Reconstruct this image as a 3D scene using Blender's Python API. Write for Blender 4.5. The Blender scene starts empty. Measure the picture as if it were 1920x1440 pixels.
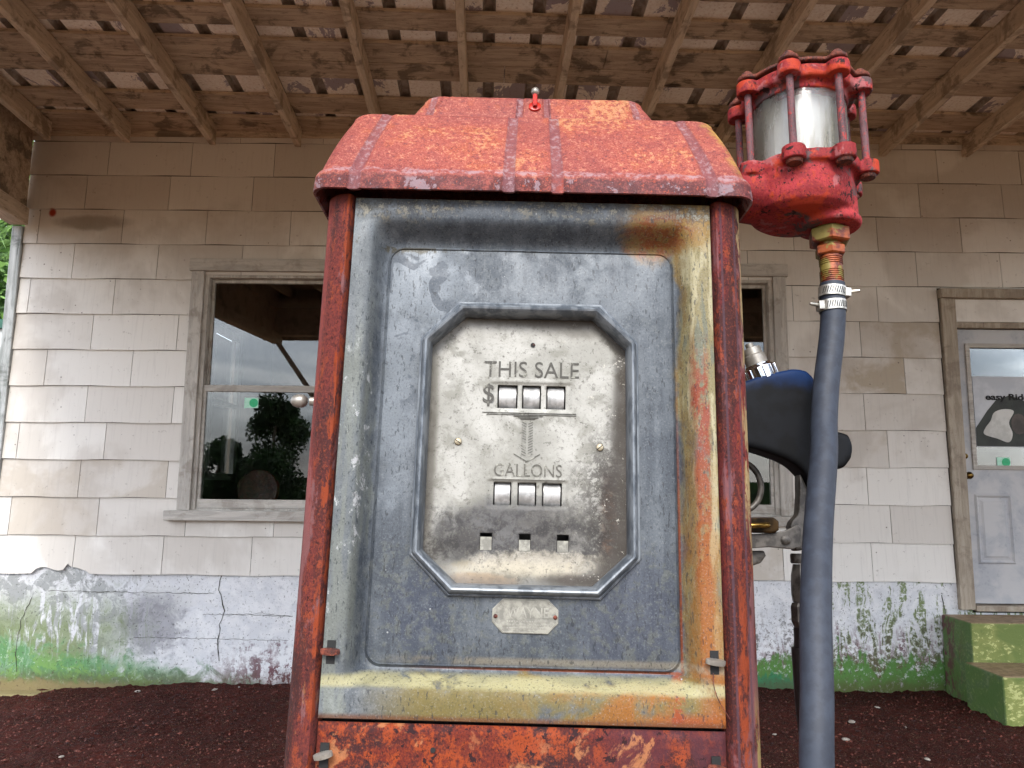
import bpy, bmesh, math, random
import numpy as np
from mathutils import Vector, Matrix, noise as mnoise
R = math.radians
random.seed(7); rng = np.random.RandomState(7)
scene = bpy.context.scene
col = scene.collection

# ------------------------------------------------------------------ camera
FPX = 1450.0; PITCH = R(7.6); ROLL = .010; CAM = Vector((0, 0, 1.45))
fw = Vector((0, math.cos(PITCH), math.sin(PITCH))); r0 = Vector((1, 0, 0)); u0 = Vector((0, -math.sin(PITCH), math.cos(PITCH)))
rt = math.cos(ROLL)*r0 + math.sin(ROLL)*u0; up = -math.sin(ROLL)*r0 + math.cos(ROLL)*u0
cam = bpy.data.objects.new('camera', bpy.data.cameras.new('camera')); col.objects.link(cam)
cam.data.sensor_width = 36; cam.data.lens = 36*FPX/1920; cam.data.clip_start = .02; cam.data.clip_end = 2000
cam.matrix_world = Matrix(((rt.x, up.x, -fw.x, CAM.x), (rt.y, up.y, -fw.y, CAM.y), (rt.z, up.z, -fw.z, CAM.z), (0, 0, 0, 1)))
scene.camera = cam
# ------------------------------------------------------------------ world, sun, exposure
SUN_EL, SUN_AZ = R(42), R(184)          # azimuth measured from +Y clockwise
w = bpy.data.worlds.new('World'); scene.world = w; w.use_nodes = True
nt = w.node_tree; nt.nodes.clear()
wo = nt.nodes.new('ShaderNodeOutputWorld'); bg = nt.nodes.new('ShaderNodeBackground'); bg.inputs[1].default_value = .15
sky = nt.nodes.new('ShaderNodeTexSky'); sky.sky_type = 'NISHITA'; sky.sun_disc = False
sky.sun_elevation = SUN_EL; sky.sun_rotation = SUN_AZ
tc = nt.nodes.new('ShaderNodeTexCoord'); mp = nt.nodes.new('ShaderNodeMapping'); mp.inputs['Scale'].default_value = (1, 1, 3.2)
nz = nt.nodes.new('ShaderNodeTexNoise'); nz.inputs['Scale'].default_value = 2.6; nz.inputs['Detail'].default_value = 9; nz.inputs['Roughness'].default_value = .55; nz.inputs['Distortion'].default_value = .5
cr = nt.nodes.new('ShaderNodeValToRGB')
e = cr.color_ramp.elements; e[0].position = .38; e[0].color = (1.2, 1.35, 1.8, 1); e[1].position = .66; e[1].color = (8.0, 7.9, 7.9, 1)
m_ = e.new(.5); m_.color = (3.5, 3.7, 4.1, 1)
sc_ = nt.nodes.new('ShaderNodeMapRange'); sc_.inputs['From Min'].default_value = .2; sc_.inputs['From Max'].default_value = .95; sc_.inputs['To Min'].default_value=.93; sc_.inputs['To Max'].default_value=.7
nz2 = nt.nodes.new('ShaderNodeTexNoise'); nz2.inputs['Scale'].default_value = 1.4; nz2.inputs['Detail'].default_value = 5
mx = nt.nodes.new('ShaderNodeMix'); mx.data_type = 'RGBA'
L = nt.links.new
L(tc.outputs['Generated'], mp.inputs[0]); L(mp.outputs[0], nz.inputs['Vector']); L(mp.outputs[0], nz2.inputs['Vector'])
L(nz.outputs['Fac'], cr.inputs[0]); L(nz2.outputs['Fac'], sc_.inputs[0]); L(sc_.outputs[0], mx.inputs['Factor'])
L(sky.outputs[0], mx.inputs['A']); L(cr.outputs[0], mx.inputs['B']); sp0 = nt.nodes.new('ShaderNodeSeparateXYZ'); L(tc.outputs['Generated'], sp0.inputs[0])
mr0 = nt.nodes.new('ShaderNodeMapRange'); mr0.inputs['From Min'].default_value = .02; mr0.inputs['From Max'].default_value = .45; mr0.inputs['To Min'].default_value = .55; mr0.inputs['To Max'].default_value = 1.35
L(sp0.outputs[2], mr0.inputs[0]); mm0 = nt.nodes.new('ShaderNodeMix'); mm0.data_type = 'RGBA'; mm0.blend_type = 'MULTIPLY'; mm0.inputs['Factor'].default_value = 1
L(mx.outputs['Result'], mm0.inputs['A']); L(mr0.outputs[0], mm0.inputs['B']); L(mm0.outputs['Result'], bg.inputs[0]); L(bg.outputs[0], wo.inputs[0])
sun = bpy.data.objects.new('sun', bpy.data.lights.new('sun', 'SUN')); col.objects.link(sun)
sun.data.energy = 1.0; sun.data.angle = R(20); sun.data.color = (1, .95, .88)
sd = Vector((math.sin(SUN_AZ)*math.cos(SUN_EL), math.cos(SUN_AZ)*math.cos(SUN_EL), math.sin(SUN_EL)))
sun.rotation_euler = sd.to_track_quat('Z', 'Y').to_euler()
scene.view_settings.view_transform = 'Standard'; scene.view_settings.look = 'None'; scene.view_settings.gamma = 1
scene.view_settings.exposure = 2.3
scene.render.engine = 'CYCLES'
scene.cycles.max_bounces = 8; scene.cycles.diffuse_bounces = 5; scene.cycles.glossy_bounces = 4; scene.cycles.transmission_bounces = 6; scene.cycles.transparent_max_bounces = 8
scene.cycles.use_denoising = True

# ------------------------------------------------------------------ material helper
def hx(s):
    s = s.lstrip('#'); v = [int(s[i:i+2], 16)/255 for i in (0, 2, 4)]
    return tuple([(c/12.92 if c <= .04045 else ((c+.055)/1.055)**2.4) for c in v] + [1])
class V:
    def __init__(s, g, k): s.g = g; s.k = k
    def _m(s, op, o=None, o2=None, clamp=False):
        n = s.g.t.nodes.new('ShaderNodeMath'); n.operation = op; n.use_clamp = clamp
        for i, a in enumerate((s, o, o2)):
            if a is None: continue
            if isinstance(a, V): s.g.t.links.new(a.k, n.inputs[i])
            else: n.inputs[i].default_value = a
        return V(s.g, n.outputs[0])
    def __add__(s, o): return s._m('ADD', o)
    __radd__ = __add__
    def __mul__(s, o): return s._m('MULTIPLY', o)
    __rmul__ = __mul__
    def __sub__(s, o): return s._m('SUBTRACT', o)
    def __rsub__(s, o): return (s*-1)+o
    def __truediv__(s, o): return s._m('DIVIDE', o)
    def mx(s, o): return s._m('MAXIMUM', o)
    def mn(s, o): return s._m('MINIMUM', o)
    def ab(s): return s._m('ABSOLUTE')
    def sq(s): return s._m('MULTIPLY', s)
    def cl(s): return s._m('ADD', 0.0, clamp=True)
class Gm:
    """a procedural material being built"""
    def __init__(s, name):
        s.m = bpy.data.materials.new(name); s.m.use_nodes = True; s.t = s.m.node_tree
        s.b = s.t.nodes['Principled BSDF']; s.out = s.t.nodes['Material Output']
        tc = s.t.nodes.new('ShaderNodeTexCoord'); s.P = tc.outputs['Object']
        sp = s.t.nodes.new('ShaderNodeSeparateXYZ'); s.t.links.new(s.P, sp.inputs[0])
        s.x, s.y, s.z = (V(s, o) for o in sp.outputs)
    def vec(s, sx=1, sy=1, sz=1, off=(0, 0, 0)):
        n = s.t.nodes.new('ShaderNodeMapping'); n.inputs['Scale'].default_value = (sx, sy, sz); n.inputs['Location'].default_value = off
        s.t.links.new(s.P, n.inputs[0]); return n.outputs[0]
    def noise(s, scale, detail=4, rough=.55, dist=0, st=(1, 1, 1), off=(0, 0, 0)):
        n = s.t.nodes.new('ShaderNodeTexNoise'); n.inputs['Scale'].default_value = scale; n.inputs['Detail'].default_value = detail
        n.inputs['Roughness'].default_value = rough; n.inputs['Distortion'].default_value = dist
        s.t.links.new(s.vec(*st, off=off), n.inputs['Vector']); return (V(s, n.outputs['Fac'])-.5)*1.55+.5
    def vor(s, scale, st=(1, 1, 1), feature='F1', rnd=1):
        n = s.t.nodes.new('ShaderNodeTexVoronoi'); n.inputs['Scale'].default_value = scale; n.feature = feature; n.inputs['Randomness'].default_value = rnd
        s.t.links.new(s.vec(*st), n.inputs['Vector']); return V(s, n.outputs['Distance'])
    def ss(s, v, a, b):
        n = s.t.nodes.new('ShaderNodeMapRange'); n.interpolation_type = 'SMOOTHSTEP'
        lo, hi, t0, t1 = (a, b, 0, 1) if a < b else (b, a, 1, 0)
        n.inputs['From Min'].default_value = lo; n.inputs['From Max'].default_value = hi; n.inputs['To Min'].default_value = t0; n.inputs['To Max'].default_value = t1
        s.t.links.new(v.k, n.inputs[0]); return V(s, n.outputs[0])
    def col(s, c):
        return c if isinstance(c, V) else (hx(c) if isinstance(c, str) else tuple(c))
    def mix(s, f, a, b, mode='MIX'):
        n = s.t.nodes.new('ShaderNodeMix'); n.data_type = 'RGBA'; n.blend_type = mode; n.clamp_factor = True
        if isinstance(f, V): s.t.links.new(f.k, n.inputs['Factor'])
        else: n.inputs['Factor'].default_value = f
        for key, c in (('A', a), ('B', b)):
            c = s.col(c)
            if isinstance(c, V): s.t.links.new(c.k, n.inputs[key])
            else: n.inputs[key].default_value = c
        return V(s, n.outputs['Result'])
    def box(s, x0, x1, z0, z1, soft=.01, X=None, Z=None):
        X = X or s.x; Z = Z or s.z
        return s.ss(X, x0-soft, x0+soft)*s.ss(X, x1+soft, x1-soft)*s.ss(Z, z0-soft, z0+soft)*s.ss(Z, z1+soft, z1-soft)
    def blob(s, cx, cz, rx, rz, X=None, Z=None, warp=None):
        X = X or s.x; Z = Z or s.z
        d = ((X-cx)/rx).sq()+((Z-cz)/rz).sq()
        if warp is not None: d = d+warp
        return s.ss(d, 1.3, .2)
    def attr(s, nm):
        n = s.t.nodes.new('ShaderNodeAttribute'); n.attribute_name = nm; return V(s, n.outputs['Fac'])
    def bump(s, h, dist=.002, strength=.6):
        n = s.t.nodes.new('ShaderNodeBump'); n.inputs['Distance'].default_value = dist; n.inputs['Strength'].default_value = strength
        s.t.links.new(h.k, n.inputs['Height']); s.t.links.new(n.outputs[0], s.b.inputs['Normal'])
    def dim(s, c, f): return s.mix(1.0, c, (f, f, f, 1), 'MULTIPLY')
    def done(s, c, rough=.6, metal=0, spec=.5):
        def put(nm, v):
            if isinstance(v, V): s.t.links.new(v.k, s.b.inputs[nm])
            else: s.b.inputs[nm].default_value = v
        put('Base Color', s.col(c)); put('Roughness', rough); put('Metallic', metal); put('Specular IOR Level', spec)
        return s.m
def simple(name, c, c2=None, scale=20, rough=.6, metal=0, bump=.0, st=(1, 1, 1), spec=.5, detail=5, dim=1):
    g = Gm(name); n = g.noise(scale, detail, .6, st=st)
    cc = g.mix(g.ss(n, .35, .65), c, c2 or c)
    if bump: g.bump(n, bump)
    if dim != 1: cc = g.dim(cc, dim)
    return g.done(cc, rough, metal, spec)

# ------------------------------------------------------------------ mesh helpers
def tag(o, label=None, cat=None, group=None, kind=None):
    if label: o['label'] = label
    if cat: o['category'] = cat
    if group: o['group'] = group
    if kind: o['kind'] = kind
    return o
def empty(name, loc=(0, 0, 0), rz=0):
    o = bpy.data.objects.new(name, None); col.objects.link(o); o.location = loc; o.rotation_euler.z = rz; o.empty_display_size = .1; return o
def link(name, me, mat=None, parent=None, smooth=None, loc=None):
    o = bpy.data.objects.new(name, me); col.objects.link(o)
    if mat is not None:
        for m in (mat if isinstance(mat, (list, tuple)) else [mat]): me.materials.append(m)
    if parent: o.parent = parent
    if loc is not None: o.location = loc
    if smooth is not None:
        me.polygons.foreach_set('use_smooth', [True]*len(me.polygons))
        me.set_sharp_from_angle(angle=R(smooth))
    return o
def pymesh(name, v, f, **k):
    me = bpy.data.meshes.new(name); me.from_pydata([tuple(a) for a in v], [], [tuple(a) for a in f]); me.update()
    return link(name, me, **k)
def bevel(o, wd, seg=2, ang=35):
    b = o.modifiers.new('b', 'BEVEL'); b.width = wd; b.segments = seg; b.limit_method = 'ANGLE'; b.angle_limit = R(ang); b.harden_normals = False; return o
def remesh(o, vox, sm=6, f=.5):
    r = o.modifiers.new('r', 'REMESH'); r.mode = 'VOXEL'; r.voxel_size = vox; r.use_smooth_shade = True
    s = o.modifiers.new('s', 'SMOOTH'); s.factor = f; s.iterations = sm; return o
class MB:
    """collects shapes and links them as one mesh"""
    def __init__(s): s.v = []; s.f = []; s.mi = []; s.cm = 0
    def add(s, v, f, M=None):
        o = len(s.v); s.v += [tuple(M @ Vector(a)) if M else tuple(a) for a in v]; s.f += [tuple(o+i for i in q) for q in f]; s.mi += [s.cm]*len(f)
    def box(s, a, b, M=None):
        (x0, y0, z0), (x1, y1, z1) = a, b
        v = [(x, y, z) for z in (z0, z1) for y in (y0, y1) for x in (x0, x1)]
        s.add(v, [(0, 2, 3, 1), (4, 5, 7, 6), (0, 1, 5, 4), (2, 6, 7, 3), (0, 4, 6, 2), (1, 3, 7, 5)], M)
    def lathe(s, prof, n=32, M=None, caps=True):
        v = []; f = []
        for r, z in prof:
            v += [(r*math.cos(2*math.pi*i/n), r*math.sin(2*math.pi*i/n), z) for i in range(n)]
        for k in range(len(prof)-1):
            for i in range(n):
                j = (i+1) % n; f.append((k*n+i, k*n+j, (k+1)*n+j, (k+1)*n+i))
        if caps: f.append(tuple(reversed(range(n)))); f.append(tuple((len(prof)-1)*n+i for i in range(n)))
        s.add(v, f, M)
    def rod(s, a, b, r, n=12, r2=None):
        a = Vector(a); b = Vector(b); d = b-a
        M = Matrix.Translation(a) @ d.to_track_quat('Z', 'Y').to_matrix().to_4x4()
        s.lathe([(r, 0), (r if r2 is None else r2, d.length)], n, M)
    def tube(s, pts, r, n=14):
        pts = [Vector(p) for p in pts]; N = len(pts); v = []; f = []
        nrm = None
        for i, p in enumerate(pts):
            t = (pts[min(i+1, N-1)]-pts[max(i-1, 0)]).normalized()
            if nrm is None: nrm = t.orthogonal().normalized()
            nrm = (nrm-t*nrm.dot(t)).normalized(); bn = t.cross(nrm)
            rr = r[i] if isinstance(r, (list, tuple)) else r
            v += [p+rr*(math.cos(2*math.pi*k/n)*nrm+math.sin(2*math.pi*k/n)*bn) for k in range(n)]
        for i in range(N-1):
            for k in range(n):
                j = (k+1) % n; f.append((i*n+k, i*n+j, (i+1)*n+j, (i+1)*n+k))
        f.append(tuple(reversed(range(n)))); f.append(tuple((N-1)*n+k for k in range(n)))
        s.add(v, f)
    def prism(s, poly, y0, y1):      # poly in x,z; extruded along y
        n = len(poly); v = [(x, y0, z) for x, z in poly]+[(x, y1, z) for x, z in poly]
        f = [tuple(range(n)), tuple(reversed(range(n, 2*n)))]+[(i, n+i, n+(i+1) % n, (i+1) % n) for i in range(n)]
        s.add(v, f)
    def build(s, name, mat, parent=None, smooth=None, loc=None, fix=True):
        me = bpy.data.meshes.new(name); me.from_pydata(s.v, [], s.f); me.update()
        if fix:
            bm = bmesh.new(); bm.from_mesh(me); bmesh.ops.recalc_face_normals(bm, faces=bm.faces[:]); bm.to_mesh(me); bm.free()
        if isinstance(mat, (list, tuple)): me.polygons.foreach_set('material_index', s.mi)
        return link(name, me, mat, parent, smooth, loc)
def catmull(P, n=12):
    P = [Vector(p) for p in P]; P = [P[0]*2-P[1]]+P+[P[-1]*2-P[-2]]; out = []
    for i in range(1, len(P)-2):
        for k in range(n):
            t = k/n; a, b, c, d = P[i-1:i+3]
            out.append(.5*((2*b)+(c-a)*t+(2*a-5*b+4*c-d)*t*t+(3*b-a-3*c+d)*t**3))
    out.append(P[-2]); return out
def vnoise(x, y, sd=0, octs=4):
    r = np.zeros(np.broadcast(x, y).shape); a = 1.0; tot = 0
    T = np.random.RandomState(sd).rand(256, 256)
    for o in range(octs):
        xi = np.floor(x).astype(int); yi = np.floor(y).astype(int); fx = x-xi; fy = y-yi; fx = fx*fx*(3-2*fx); fy = fy*fy*(3-2*fy)
        g = lambda i, j: T[(xi+i) % 256, (yi+j) % 256]
        r += a*((g(0, 0)*(1-fx)+g(1, 0)*fx)*(1-fy)+(g(0, 1)*(1-fx)+g(1, 1)*fx)*fy); tot += a; a *= .5; x = x*2.03+17.3; y = y*2.03+9.1
    return r/tot
def text_mesh(name, s, x0, x1, z0, z1, y, depth, mat, parent, bold=0):
    cu = bpy.data.curves.new(name, 'FONT'); cu.body = s; cu.size = 1; cu.extrude = .5; cu.offset = bold; cu.resolution_u = 4
    ob = bpy.data.objects.new(name, cu); col.objects.link(ob)
    dg = bpy.context.evaluated_depsgraph_get(); me = bpy.data.meshes.new_from_object(ob.evaluated_get(dg))
    bpy.data.objects.remove(ob)
    P = np.array([v.co[:] for v in me.vertices]); mn = P.min(0); mx_ = P.max(0)
    X = x0+(P[:, 0]-mn[0])/(mx_[0]-mn[0])*(x1-x0); Z = z0+(P[:, 1]-mn[1])/(mx_[1]-mn[1])*(z1-z0); Y = y-depth*(P[:, 2]-mn[2])/(mx_[2]-mn[2])
    me.vertices.foreach_set('co', np.stack([X, Y, Z], 1).ravel()); me.materials.clear(); me.update()
    return link(name, me, mat, parent)

# ------------------------------------------------------------------ frames of reference
D = 5.43                                   # the shop wall
al, be, ga = .01474965, .08369573, -.00321315
Mr = Matrix.Rotation(ga, 3, 'Z') @ Matrix(((1, 0, 0), (0, math.cos(be), math.sin(be)), (0, -math.sin(be), math.cos(be)))) @ Matrix(((math.cos(al), 0, math.sin(al)), (0, 1, 0), (-math.sin(al), 0, math.cos(al))))
Tp = Vector((.0147409, .91442545, 1.18592168))      # bottom centre of the pump's front panel
PB = 1.04                                           # that point's height above the pump's foot
Pbase = Tp-Mr @ Vector((0, 0, PB))
Mp = Matrix.Translation(Pbase) @ Mr.to_4x4()
def ray(x, y): return fw+(x-960)/FPX*rt-(y-720)/FPX*up
def loc(x, y, yy=0):                                # photo measurement -> metres on a plane of the pump
    d = ray(x, y); n = Mr.col[1]; s = (yy-(CAM-Tp).dot(n))/d.dot(n)
    q = Mr.transposed() @ (CAM+s*d-Tp); return Vector((q.x, q.y, q.z+PB))
def wl(x, y, Y=D):
    d = ray(x, y); return CAM+d*((Y)/d.y)

# ================================================================== MATERIALS
def rust_mat(name, dark, mid, hot, pale=None, vert=1.0, sc=1.0, hotlo=.5, hothi=.62, palelo=.66, extra=None, rough=.72, dim=.72):
    g = Gm(name); st = (1, 1, vert)
    a = g.noise(9*sc, 8, .62, .6, st); b = g.noise(26*sc, 8, .65, .3, st, (3, 1, 7)); f = g.noise(240*sc, 3, .7, 0, (1, 1, .8)); h = g.noise(80*sc, 5, .7, .2, (1, 1, .7), (9, 2, 4))
    c = g.mix(g.ss(a, .38, .62), dark, mid)
    c = g.mix(g.ss(b*.55+h*.45, hotlo, hothi), c, hot)
    c = g.mix(g.ss(f, .52, .75)*.55, c, hot); c = g.mix(g.ss(f, .46, .3)*.6, c, dark)
    c = g.mix(g.ss(g.noise(120*sc, 4, .75, .2, (1, 1, .8), (7, 1, 3)), .60, .70)*.8, c, '#2a1214')
    if pale: c = g.mix(g.ss(g.noise(14*sc, 8, .7, .3, st, (5, 5, 5)), palelo, palelo+.08)*.8, c, pale)
    if extra: c = extra(g, c)
    g.bump(b*.5+f*.35+h*.5, .0016, .8)
    return g.done(g.dim(c, dim), g.ss(a, .3, .7)*.2+(rough-.12), .0, .25)

def m_panel():
    g = Gm('weathered zinc panel'); X = g.x; Z = g.z-PB
    n1 = g.noise(7, 7, .6, .5); n2 = g.noise(22, 8, .65, .4, (1, 1, .8), (4, 0, 2)); n3 = g.noise(75, 6, .7); nv = g.noise(30, 6, .65, .3, (1.6, 1, .22), (1, 1, 1)); fl = g.noise(45, 8, .75, .2, (1, 1, .7), (8, 3, 1)); fine = g.noise(420, 3, .7)
    wx = X+(n2-.5)*.03; wz = Z+(n1-.5)*.06; wf = (n3-.5)*.9+(n2-.5)*1.6
    c = g.mix(g.ss(n1*.5+nv*.5, .38, .62), '#626b76', '#868f98')
    c = g.mix(g.ss(n2, .45, .63)*.5, c, '#555f6b')
    c = g.mix(g.ss(n2*.6+n3*.4, .53, .66)*.35, c, '#a6aeb2')
    # pale lime bloom, upper left of the inner panel and lower edge
    bl = g.blob(-.14, .53, .07, .07, warp=wf, Z=Z).mx(g.blob(-.165, .40, .03, .16, warp=wf, Z=Z)*.8)
    c = g.mix(bl*.8, c, '#aeb8c2')
    c = g.mix(g.ss(g.noise(28, 3, .5, .8, (1, 1, .8), (2, 6, 2)), .6, .66)*g.blob(-.15, .49, .06, .14, Z=Z), c, '#6d7783')
    c = g.mix(g.blob(.13, .10, .07, .10, warp=wf, Z=Z)*.5, c, '#525a72')
    c = g.mix(g.blob(-.12, .12, .05, .06, warp=wf, Z=Z)*.45, c, '#4d5874')
    c = g.mix(g.ss(n3, .5, .66)*g.box(-.19, .19, .05, .2, .03, Z=Z)*.3, c, '#8c8d72')
    # left flange: green grey salts and white flakes
    lf = g.ss(wx, -.192, -.203)
    c = g.mix(lf*g.ss(wz, .52, .40)*g.ss(nv, .38, .60)*.6, c, '#969a7e')
    c = g.mix(lf*.45, c, '#a3aaab'); c = g.mix(lf*g.ss(fl, .55, .68)*.5, c, '#b4bbb6')
    c = g.mix(lf*g.ss(fl, .64, .68)*g.ss(wz, .48, .36)*g.ss(wz, .08, .16), c, '#f0f2f4')
    # right flange: cream to ochre
    rf = g.ss(wx, .186, .198)
    c = g.mix(rf*g.ss(n1+n2, .45, .85)*.95, c, '#a89a68')
    c = g.mix(rf*g.ss(nv, .50, .62)*.85, c, '#dcd2a8')
    c = g.mix(rf*g.ss(nv, .42, .34)*.8, c, '#7d8472')
    c = g.mix(g.ss(wx, .186, .194)*g.ss(wx, .203, .196)*g.ss(nv, .35, .55)*.7, c, '#8d6a25')
    # ochre at the head of the right flange
    tr = g.blob(.185, .615, .075, .05, warp=wf, Z=Z)
    c = g.mix(tr*.85, c, '#b0842f'); c = g.mix(g.blob(.165, .60, .05, .03, warp=wf, Z=Z)*g.ss(n3, .4, .55)*.8, c, '#a8500f')
    # the long rust run down the right flange
    run = g.ss((X+(nv-.5)*.012+(n2-.5)*.012-.2125).ab(), .0115, .006)*g.ss(wz, .47, .40)*g.ss(Z, .03, .06)
    c = g.mix(run*g.ss(n3*.5+nv*.5, .36, .5)*.95, c, '#a83c08')
    c = g.mix(g.ss((X-.2125-(n2-.5)*.03).ab(), .021, .010)*g.ss(wz, .36, .1)*.7, c, '#bd7a22')
    c = g.mix(g.ss((X-.2095).ab(), .007, .004)*g.ss(Z, .056, .05)*.75, c, '#9aa48e')
    # bottom band: ochre, more orange to the right
    bb = g.ss(wz, .046, .036)
    c = g.mix(bb*g.ss(wx, -.21, -.1)*g.ss(n2, .2, .45)*.9, c, '#927f34')
    c = g.mix(bb*g.ss(n3, .45, .6)*g.ss(wx, -.2, -.05)*.3, c, '#746e36')
    c = g.mix(bb*g.ss(wx, -.05, .16)*g.ss(n2*.5+n1*.5, .36, .54)*.95, c, '#b96f10')
    c = g.mix(g.ss(wx, .12, .2)*g.ss(Z, .02, .006)*.9, c, '#c2560a')
    c = g.mix(g.ss(wx, .19, .215)*g.ss(wz, .10, .0)*.8, c, '#c06a14')
    c = g.mix(g.ss((X-.178-(n2-.5)*.02).ab(), .009, .004)*g.ss(wz, .055, .045)*g.ss(n3, .35, .5)*.9, c, '#b64c0c')
    c = g.mix(g.ss(Z, .008, .002)*.8, c, '#7e4413')
    c = g.mix(g.ss((Z-.041-(n1-.5)*.008).ab(), .010, .003)*g.ss(n2, .25, .45)*.85, c, '#e0d9a4')  # painted highlight: cream line on the upward-facing slope of the tray
    # rust line in the inner crease
    cr1 = g.ss((Z-.0535).ab(), .0022, .0008)*g.ss(X, -.17, .0)*g.ss(X, .19, .186)
    cr2 = g.ss((X-.1885).ab(), .0022, .0008)*g.ss(Z, .45, .2)*g.ss(Z, .05, .06)
    c = g.mix(cr1.mx(cr2)*.95, c, '#a34a14'); c = g.mix(g.ss((Z-.062).ab(), .007, .001)*g.ss(n2, .3, .5)*g.ss(X, -.18, -.1)*.6, c, '#c2b59a')
    # darker band with pale crust flecks at the panel's top edge
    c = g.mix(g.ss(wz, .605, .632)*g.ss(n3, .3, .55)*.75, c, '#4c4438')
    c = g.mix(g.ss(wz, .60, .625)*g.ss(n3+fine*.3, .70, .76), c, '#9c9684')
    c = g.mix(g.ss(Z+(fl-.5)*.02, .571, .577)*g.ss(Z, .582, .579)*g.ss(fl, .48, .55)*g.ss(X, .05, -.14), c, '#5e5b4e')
    sp = g.vor(34); c = g.mix(g.ss(sp, .045, .03)*g.ss(n2, .5, .55), c, '#d5d9da')
    c = g.mix(g.ss(fine, .58, .8)*.35, c, '#c4c9c9'); c = g.mix(g.ss(fine, .42, .25)*.45, c, '#3c424a')
    c = g.mix(g.ss(g.noise(300, 2, .6, 0, (1, 1, .35), (1, 7, 1)), .68, .74)*.6, c, '#2d333b')
    g.bump(n3*.5+n2*.8+fine*.12, .0011, .45)
    rusty = rf.mx(bb)
    return g.done(g.mix(rusty*.8, g.dim(c, .30), g.dim(c, .37)), g.ss(n2, .3, .7)*.22+.46+rusty*.12, .18-(rusty*.2), .4)

def m_dial():
    g = Gm('worn cream dial plate'); X = g.x; Z = g.z-PB
    n1 = g.noise(9, 7, .6, .6); n2 = g.noise(32, 8, .68, .3); fine = g.noise(380, 3, .7); wf = (n2-.5)*1.7+(n1-.5)*1.1
    c = g.mix(g.ss(n1, .35, .65), '#a3a29a', '#bdbcb5')
    c = g.mix(g.ss(n2, .52, .68)*.6, c, '#8d8c82')
    c = g.mix(g.blob(-.02, .215, .10, .042, warp=wf*.8, Z=Z)*.85, c, '#4b4a4d')
    c = g.mix(g.blob(-.085, .195, .045, .028, warp=wf, Z=Z)*.8, c, '#3a3735')
    c = g.mix(g.blob(.06, .21, .07, .05, warp=wf, Z=Z)*.75, c, '#56534f')
    c = g.mix(g.blob(.115, .215, .028, .095, warp=wf, Z=Z)*.92, c, '#3a2a1f')
    c = g.mix(g.blob(.103, .205, .018, .055, warp=wf*1.3, Z=Z)*.6, c, '#6a4a30')
    c = g.mix(g.blob(.126, .36, .020, .15, warp=wf*.7, Z=Z)*.85, c, '#4a453e')
    c = g.mix(g.blob(-.127, .32, .014, .19, warp=wf*.7, Z=Z)*.75, c, '#615c50')
    c = g.mix(g.blob(.0, .494, .12, .018, warp=wf*.7, Z=Z)*.9, c, '#4b3f30')
    c = g.mix(g.blob(.06, .482, .06, .02, warp=wf, Z=Z)*.55, c, '#574e42')
    c = g.mix(g.blob(.0, .168, .10, .014, warp=wf, Z=Z)*.55, c, '#c8bb9c')
    c = g.mix(g.blob(.06, .158, .05, .010, warp=wf, Z=Z)*.8, c, '#4b3a33')
    c = g.mix(g.blob(-.05, .155, .05, .010, warp=wf, Z=Z)*.5, c, '#a07c55')
    c = g.mix(g.blob(.004, .335, .018, .035, warp=wf, Z=Z)*.4, c, '#85847d')
    so = g.noise(70, 7, .75, .3, (1, 1, 1), (2, 8, 4)); low = g.ss(Z+(n2-.5)*.05, .255, .225)*g.ss(Z+(n2-.5)*.04, .165, .190)
    c = g.mix(low*g.ss(so*.6+n2*.4, .40, .60)*.85, c, '#2f2d2e'); c = g.mix(g.blob(.105, .25, .05, .11, warp=(so-.5)*3+wf, Z=Z)*g.ss(so, .36, .54)*.8, c, '#2c231d')
    c = g.mix(g.blob(.02, .176, .09, .016, warp=(so-.5)*2, Z=Z)*.5, c, '#d2c9b4')
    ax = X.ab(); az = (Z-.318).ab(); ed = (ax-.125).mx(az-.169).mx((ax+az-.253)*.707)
    wR = g.ss(X, -.05, .10)*.5+.5; c = g.mix(g.ss(ed+(n2-.5)*.018+(n1-.5)*.012, -.017, -.002)*wR*.85, c, '#453d34')  # edge ring: grime, with the shade of the recess painted in as well
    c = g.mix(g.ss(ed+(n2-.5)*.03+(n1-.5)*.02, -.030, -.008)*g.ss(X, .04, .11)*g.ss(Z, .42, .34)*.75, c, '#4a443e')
    sp = g.vor(120); c = g.mix(g.ss(sp, .16, .08)*g.ss(n2, .48, .58)*.7, c, '#57534a')
    c = g.mix(g.ss(g.noise(160, 4, .7, 0, (1, 1, 1), (3, 3, 3)), .66, .70)*.5, c, '#4f4a42')
    c = g.mix(g.ss(g.noise(90, 6, .8, 0, (1, 1, 1), (7, 3, 3)), .69, .72)*g.ss(X, .02, .09)*.8, c, '#d8d4c8')
    c = g.mix(g.ss(fine, .42, .28)*.35, c, '#75736b')
    g.bump(n2*.7+fine*.15+n1, .0009, .5)
    return g.done(g.dim(c, .54), g.ss(n2, .3, .7)*.25+.5, .08, .35)

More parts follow.
